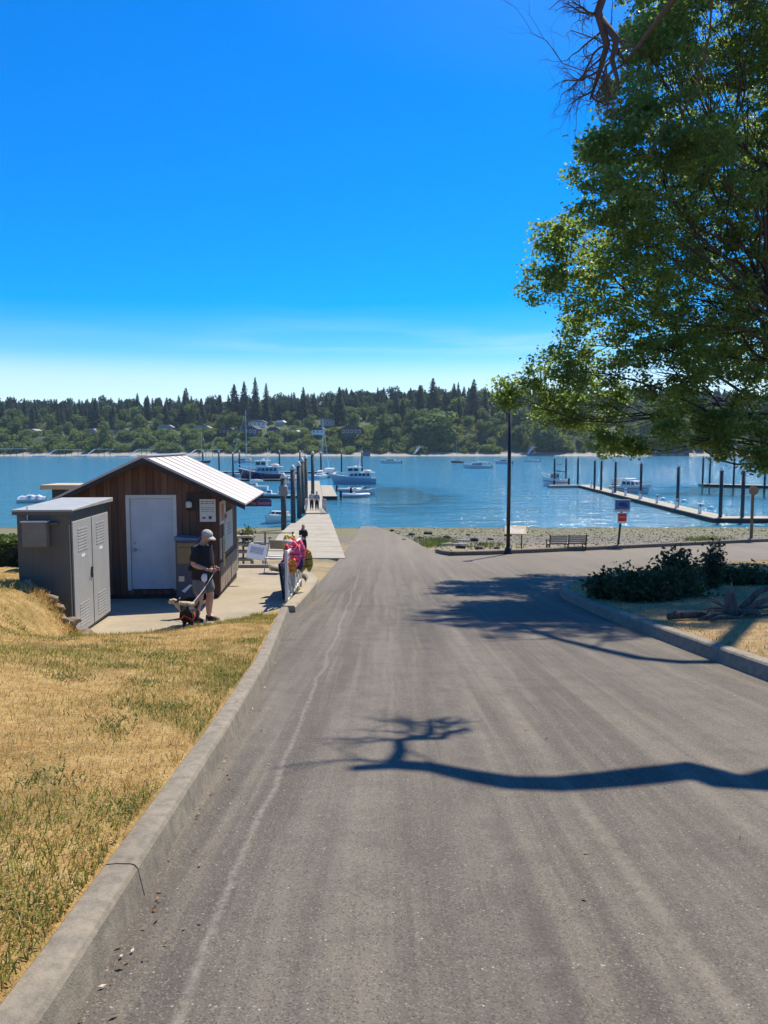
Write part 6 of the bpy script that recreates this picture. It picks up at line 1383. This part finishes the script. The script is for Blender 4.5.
# beach: stones, driftwood, tufts
bs = [(398,534),(412,535),(420,538),(432,541),(447,538),(455,543),(468,535),(474,541),(482,545),(490,540),(500,544),(508,536),(392,531),(404,540),(461,548),(479,549),(497,549),(428,534),(250,540),(262,545),(270,538),(257,551),(246,546)]
for i, (px, py) in enumerate(bs):
    q = ong(px, py, -.03); r = .10 + .17 * ((i*37) % 10)/10; lab = ('dark beach stone on the gravel between the ramp and the street lamp' if px > 300 else 'dark beach stone on the gravel behind the pavement')
    tag(MB().blob((0,0,0), (r*1.3, r, r*.7), i+40, .3, 2).build('beach_stone', pm('beach_stone_dark', (.055,.05,.045), .9, .3, 6, .2), smooth=True, loc=(q.x, q.y, beach_z(q.x, q.y) + r*.3)), lab, 'stone', 'stones on the beach by the ramp' if px > 300 else 'stones behind the pavement')
pale = m_bark('driftwood_pale', (.42, .38, .32), (.62, .58, .50))
for px, py, L, a, r_, lab in [(454,545,1.6,-12,.09,'pale driftwood log on the beach beside the ramp'),(462,541,1.1,25,.06,'short pale driftwood branch crossing the larger log'),(470,546,.8,-5,.05,'stubby pale driftwood piece right of the larger log'),(262,543,1.4,10,.07,'grey driftwood log on the beach behind the pavement')]:
    q = ong(px, py); tag(MB().tube([(-L/2,0,0),(-L/5,.05,.03),(L/4,-.03,.02),(L/2,.04,.05)], [r_*.8,r_,r_*.9,r_*.5], 9).build('driftwood', pale, smooth=True, loc=(q.x, q.y, beach_z(q.x, q.y) + r_)), lab, 'driftwood'); bpy.data.objects[-1].rotation_euler = (0, 0, 0) if False else bpy.data.objects[-1].rotation_euler
def pebbles(n, seed):
    r = np.random.default_rng(seed); V = []; T = []; base = np.array([[1,0,0],[-1,0,0],[0,1,0],[0,-1,0],[0,0,1],[0,0,-1]], float); tri = np.array([[0,2,4],[2,1,4],[1,3,4],[3,0,4],[2,0,5],[1,2,5],[3,1,5],[0,3,5]]); k = 0
    while k < n:
        y = 37.5 + 29 * r.random(); x = r.uniform(-14, 34)
        if y < lin(x, [q[0] for q in YMX], [q[1] for q in YMX]) + .5 or (-6.5 < x < -2 and y < 60): continue
        s = .018 + .065 * r.random() ** 3.5; a = r.random() * 6.28; b = base * (s * r.uniform(.7, 1.4, (6, 1))) * np.array([1.2, .9, .6]); c, d = math.cos(a), math.sin(a)
        V.append(np.column_stack([b[:, 0]*c - b[:, 1]*d + x, b[:, 0]*d + b[:, 1]*c + y, b[:, 2] + beach_z(x, y) + s*.2])); T.append(tri + 6*k); k += 1
    return np.vstack(V), np.vstack(T)
V, T = pebbles(6500, 61); o = np_mesh('gravel', V, T, m_leaf('pebble', [(0, (.07, .062, .048)), (.55, (.15, .135, .085)), (.92, (.22, .20, .14)), (1, (.38, .35, .29))], .0, rough=.9)); stuff(o); o['label'] = 'grey brown pebbles scattered over the beach'
lf_gr = m_leaf('beach_grass', [(0, (.07, .10, .02)), (.6, (.13, .18, .035)), (1, (.25, .26, .08))], .3)
# ---------------------------------------------------------------- grass blades
def blades(name, xy, zf, h, w, mat, seed, lean=.5, parent=None):
    r = np.random.default_rng(seed); n = len(xy); z = np.array([zf(x, y) for x, y in xy]); B = np.column_stack([xy, z - .008]); a = r.random(n)*6.28; d = np.column_stack([np.cos(a), np.sin(a), np.zeros(n)]); hh = h*(.45 + .8*r.random(n)); ln = lean*(.3 + r.random(n)); a2 = r.random(n)*6.28; side = np.column_stack([np.cos(a2), np.sin(a2), np.zeros(n)]); ww = (w*(.6+.7*r.random(n)))[:, None]
    mid = B + d*(hh*ln*.35)[:, None] + np.array([0,0,1])*(hh*.62)[:, None]; tip = B + d*(hh*ln)[:, None] + np.array([0,0,1])*(hh*(1 - .3*ln))[:, None]
    V = np.stack([B - side*ww, B + side*ww, mid + side*ww*.7, mid - side*ww*.7, tip], 1).reshape(-1, 3); i = np.arange(n)*5; T = np.concatenate([np.stack([i,i+1,i+2],1), np.stack([i,i+2,i+3],1), np.stack([i+3,i+2,i+4],1)]); o = np_mesh(name, V, T, mat, parent); return o
dry = m_leaf('dry_grass', [(0, (.32, .18, .055)), (.4, (.57, .35, .085)), (.75, (.71, .49, .145)), (1, (.78, .64, .34))], .3, (.5, .36, .12), .8, None, [(.9, .50, .66, .75, (.30, .165, .06)), (1.6, .56, .70, .7, (.78, .62, .32)), (4.5, .58, .68, .6, (.22, .14, .06))])
grn = m_leaf('green_grass', [(0, (.10, .12, .02)), (.6, (.18, .20, .032)), (1, (.32, .33, .07))], .4, (.3, .34, .05), .7)
def lawn_pts(n, seed, cond=None, near=True):
    r = np.random.default_rng(seed); out = []
    while len(out) < n:
        y = 1.2 + 14.4 * r.random() ** 1.55; d = 7.0 * r.random() ** 1.15; x = kx(y) - .19 - d
        if x < -.62 * y - 1.2 or y > lawn_y1(x) - .02: continue
        if cond and not cond(x, y, r): continue
        out.append((x, y))
    return np.array(out)
def green_amt(x, y): return nz3(x*.55 + 3, y*.55, 9) + .5 * nz3(x*1.7, y*1.7, 2) + .50 * sst(4.6, 1.6, y) + .06 + .55 * sst(12.0, 13.4, y) * sst(-5.3, -4.6, x)
o = blades('grass', lawn_pts(46000, 1, lambda x, y, r: green_amt(x, y) < .42 + .5*r.random()), lawn_z, .055, .0026, dry, 1, 1.0); stuff(o); o['label'] = 'short dry yellow grass on the bank beside the road'
o = blades('grass', lawn_pts(36000, 2, lambda x, y, r: green_amt(x, y) > -.12 + .35*r.random()), lawn_z, .06, .003, grn, 2, .8); stuff(o); o['label'] = 'green grass patches growing through the dry bank'
r_ = np.random.default_rng(9); wd = []
for (wx, wy) in lawn_pts(60, 11, lambda x, y, r: green_amt(x, y) > -.1):
    k = r_.integers(50, 110); wd.append(np.column_stack([wx + r_.normal(0, .09, k), wy + r_.normal(0, .09, k)]))
for (px, py) in [(70,672),(142,680),(20,625),(85,645),(60,640),(50,778),(152,655)]:
    lo = 3; q = at(px, py, 9)
    for _ in range(40):
        m = lo + .25; p = at(px, py, m)
        if p.z < lawn_z(p.x, p.y): break
        lo = m
    q = at(px, py, lo); k = 170; wd.append(np.column_stack([q.x + r_.normal(0, .11, k), q.y + r_.normal(0, .11, k)]))
wd = np.vstack(wd); wd = np.array([w for w in wd if w[0] < kx(w[1]) - .2 and w[1] < lawn_y1(w[0])]); o = blades('weeds', wd, lawn_z, .045, .0055, m_leaf('weed_leaf', [(0, (.09, .115, .028)), (1, (.21, .24, .065))], .3), 4, 1.2); stuff(o); o['label'] = 'broad leaved green weed clumps scattered over the dry bank'
strw = m_leaf('straw', [(0, (.30, .19, .08)), (.5, (.53, .38, .17)), (1, (.73, .58, .31))], .3, (.5, .4, .25), .8, None, [(1.2, .52, .66, .7, (.24, .17, .11))])
def isl_pts(n, seed, cond=None):
    r = np.random.default_rng(seed); out = []
    while len(out) < n:
        y = r.uniform(6, 31); x = isx(y) + .2 + 9 * r.random() ** 1.2
        if x > .55*y + .8 or (cond and not cond(x, y, r)): continue
        out.append((x, y))
    return np.array(out)
o = blades('grass', isl_pts(34000, 21), isl_z, .06, .004, strw, 21, 1.0); stuff(o); o['label'] = 'dry straw coloured grass covering the right hand island'
o = blades('grass', isl_pts(1800, 22, lambda x, y, r: nz3(x*.6, y*.6, 4) > .1), isl_z, .07, .005, grn, 22, .8); stuff(o); o['label'] = 'green tufts in the dry grass of the island'
bp = []
for (px, py, n, sp) in [(436,541,500,.7),(430,545,300,.5),(488,546,200,.8),(705,540,400,.7),(690,545,200,.8)]:
    q = ong(px, py); bp.append(np.column_stack([q.x + r_.normal(0, sp, n), q.y + r_.normal(0, sp*1.3, n)]))
bp = np.vstack(bp); bp = np.array([b for b in bp if b[1] > lin(b[0], [q[0] for q in YMX], [q[1] for q in YMX]) + .2]); o = blades('grass', bp, beach_z, .35, .018, lf_gr, 31, .7); stuff(o); o['label'] = 'tufts of green beach grass along the ramp edge and kerb'
ed = []
for k in range(3200):
    x = r_.uniform(-7.5, -2.4) if k % 3 else r_.uniform(-6.6, -4.8); y = lawn_y1(x) - abs(r_.normal(0, .22)) - .02; ed.append((x, y))
o = blades('grass', np.array(ed[:2300]), lawn_z, .13, .006, dry, 41, 1.0); stuff(o); o['label'] = 'longer dry grass along the broken top of the bank'
o = blades('grass', np.array([e for e in ed if e[0] > -5.2] + [(e[0], e[1]-.1) for e in ed if e[0] > -5.0]), lawn_z, .11, .007, grn, 42, .9); stuff(o); o['label'] = 'green grass fringe along the front edge of the concrete'
kp = []
for k in range(900): y = 16.2 + 2.2*r_.random(); kp.append((-2.10 + .08*r_.random(), y))
o = blades('grass', np.array(kp), lambda x, y: max(padz(y), P(y)) + .02, .12, .006, grn, 33, .8); stuff(o); o['label'] = 'green weeds growing along the foot of the life jacket rack'
# loose litter on the road edge and bank: dead leaves and twigs
lv = []; nl_ = 260
for k in range(nl_):
    y = 1.8 + 12*r_.random()**1.6
    if k < 90: x = kx(y) + abs(r_.normal(0, .10)) + .01; z = P(y) + .012
    elif k < 130: x = kx(y) + r_.random()*5; z = P(y) + .012
    else:
        x = kx(y) - .3 - 4*r_.random()**1.3
        if y > lawn_y1(x) - .1: y = 8
        z = lawn_z(x, y) + .03
    lv.append((x, y, z))
lv = np.array(lv); N = r_.normal(0, .35, lv.shape); N[:, 2] = 1; s = .005 + .008*r_.random(nl_); V, Q = quads(lv, N, r_.normal(0, 1, lv.shape), s*.7, s*1.5); o = np_mesh('litter', V, Q, m_leaf('dead_leaf', [(0, (.10, .055, .03)), (.7, (.25, .16, .08)), (1, (.55, .48, .36))], .1)); stuff(o); o['label'] = 'dead leaves and chips along the kerb and bank'

# ---------------------------------------------------------------- the air over the water
hm_ = bpy.data.materials.new('air'); hm_.use_nodes = True; n_ = hm_.node_tree.nodes; n_.remove(n_['Principled BSDF'])
pv = n_.new('ShaderNodeVolumePrincipled'); pv.inputs['Color'].default_value = (.62, .80, 1.0, 1); pv.inputs['Density'].default_value = .00010; pv.inputs['Anisotropy'].default_value = .2
hm_.node_tree.links.new(pv.outputs[0], n_['Material Output'].inputs['Volume'])
stuff(MB().box((-3100, -80, -22), (3100, 1300, 90)).build('haze', hm_))
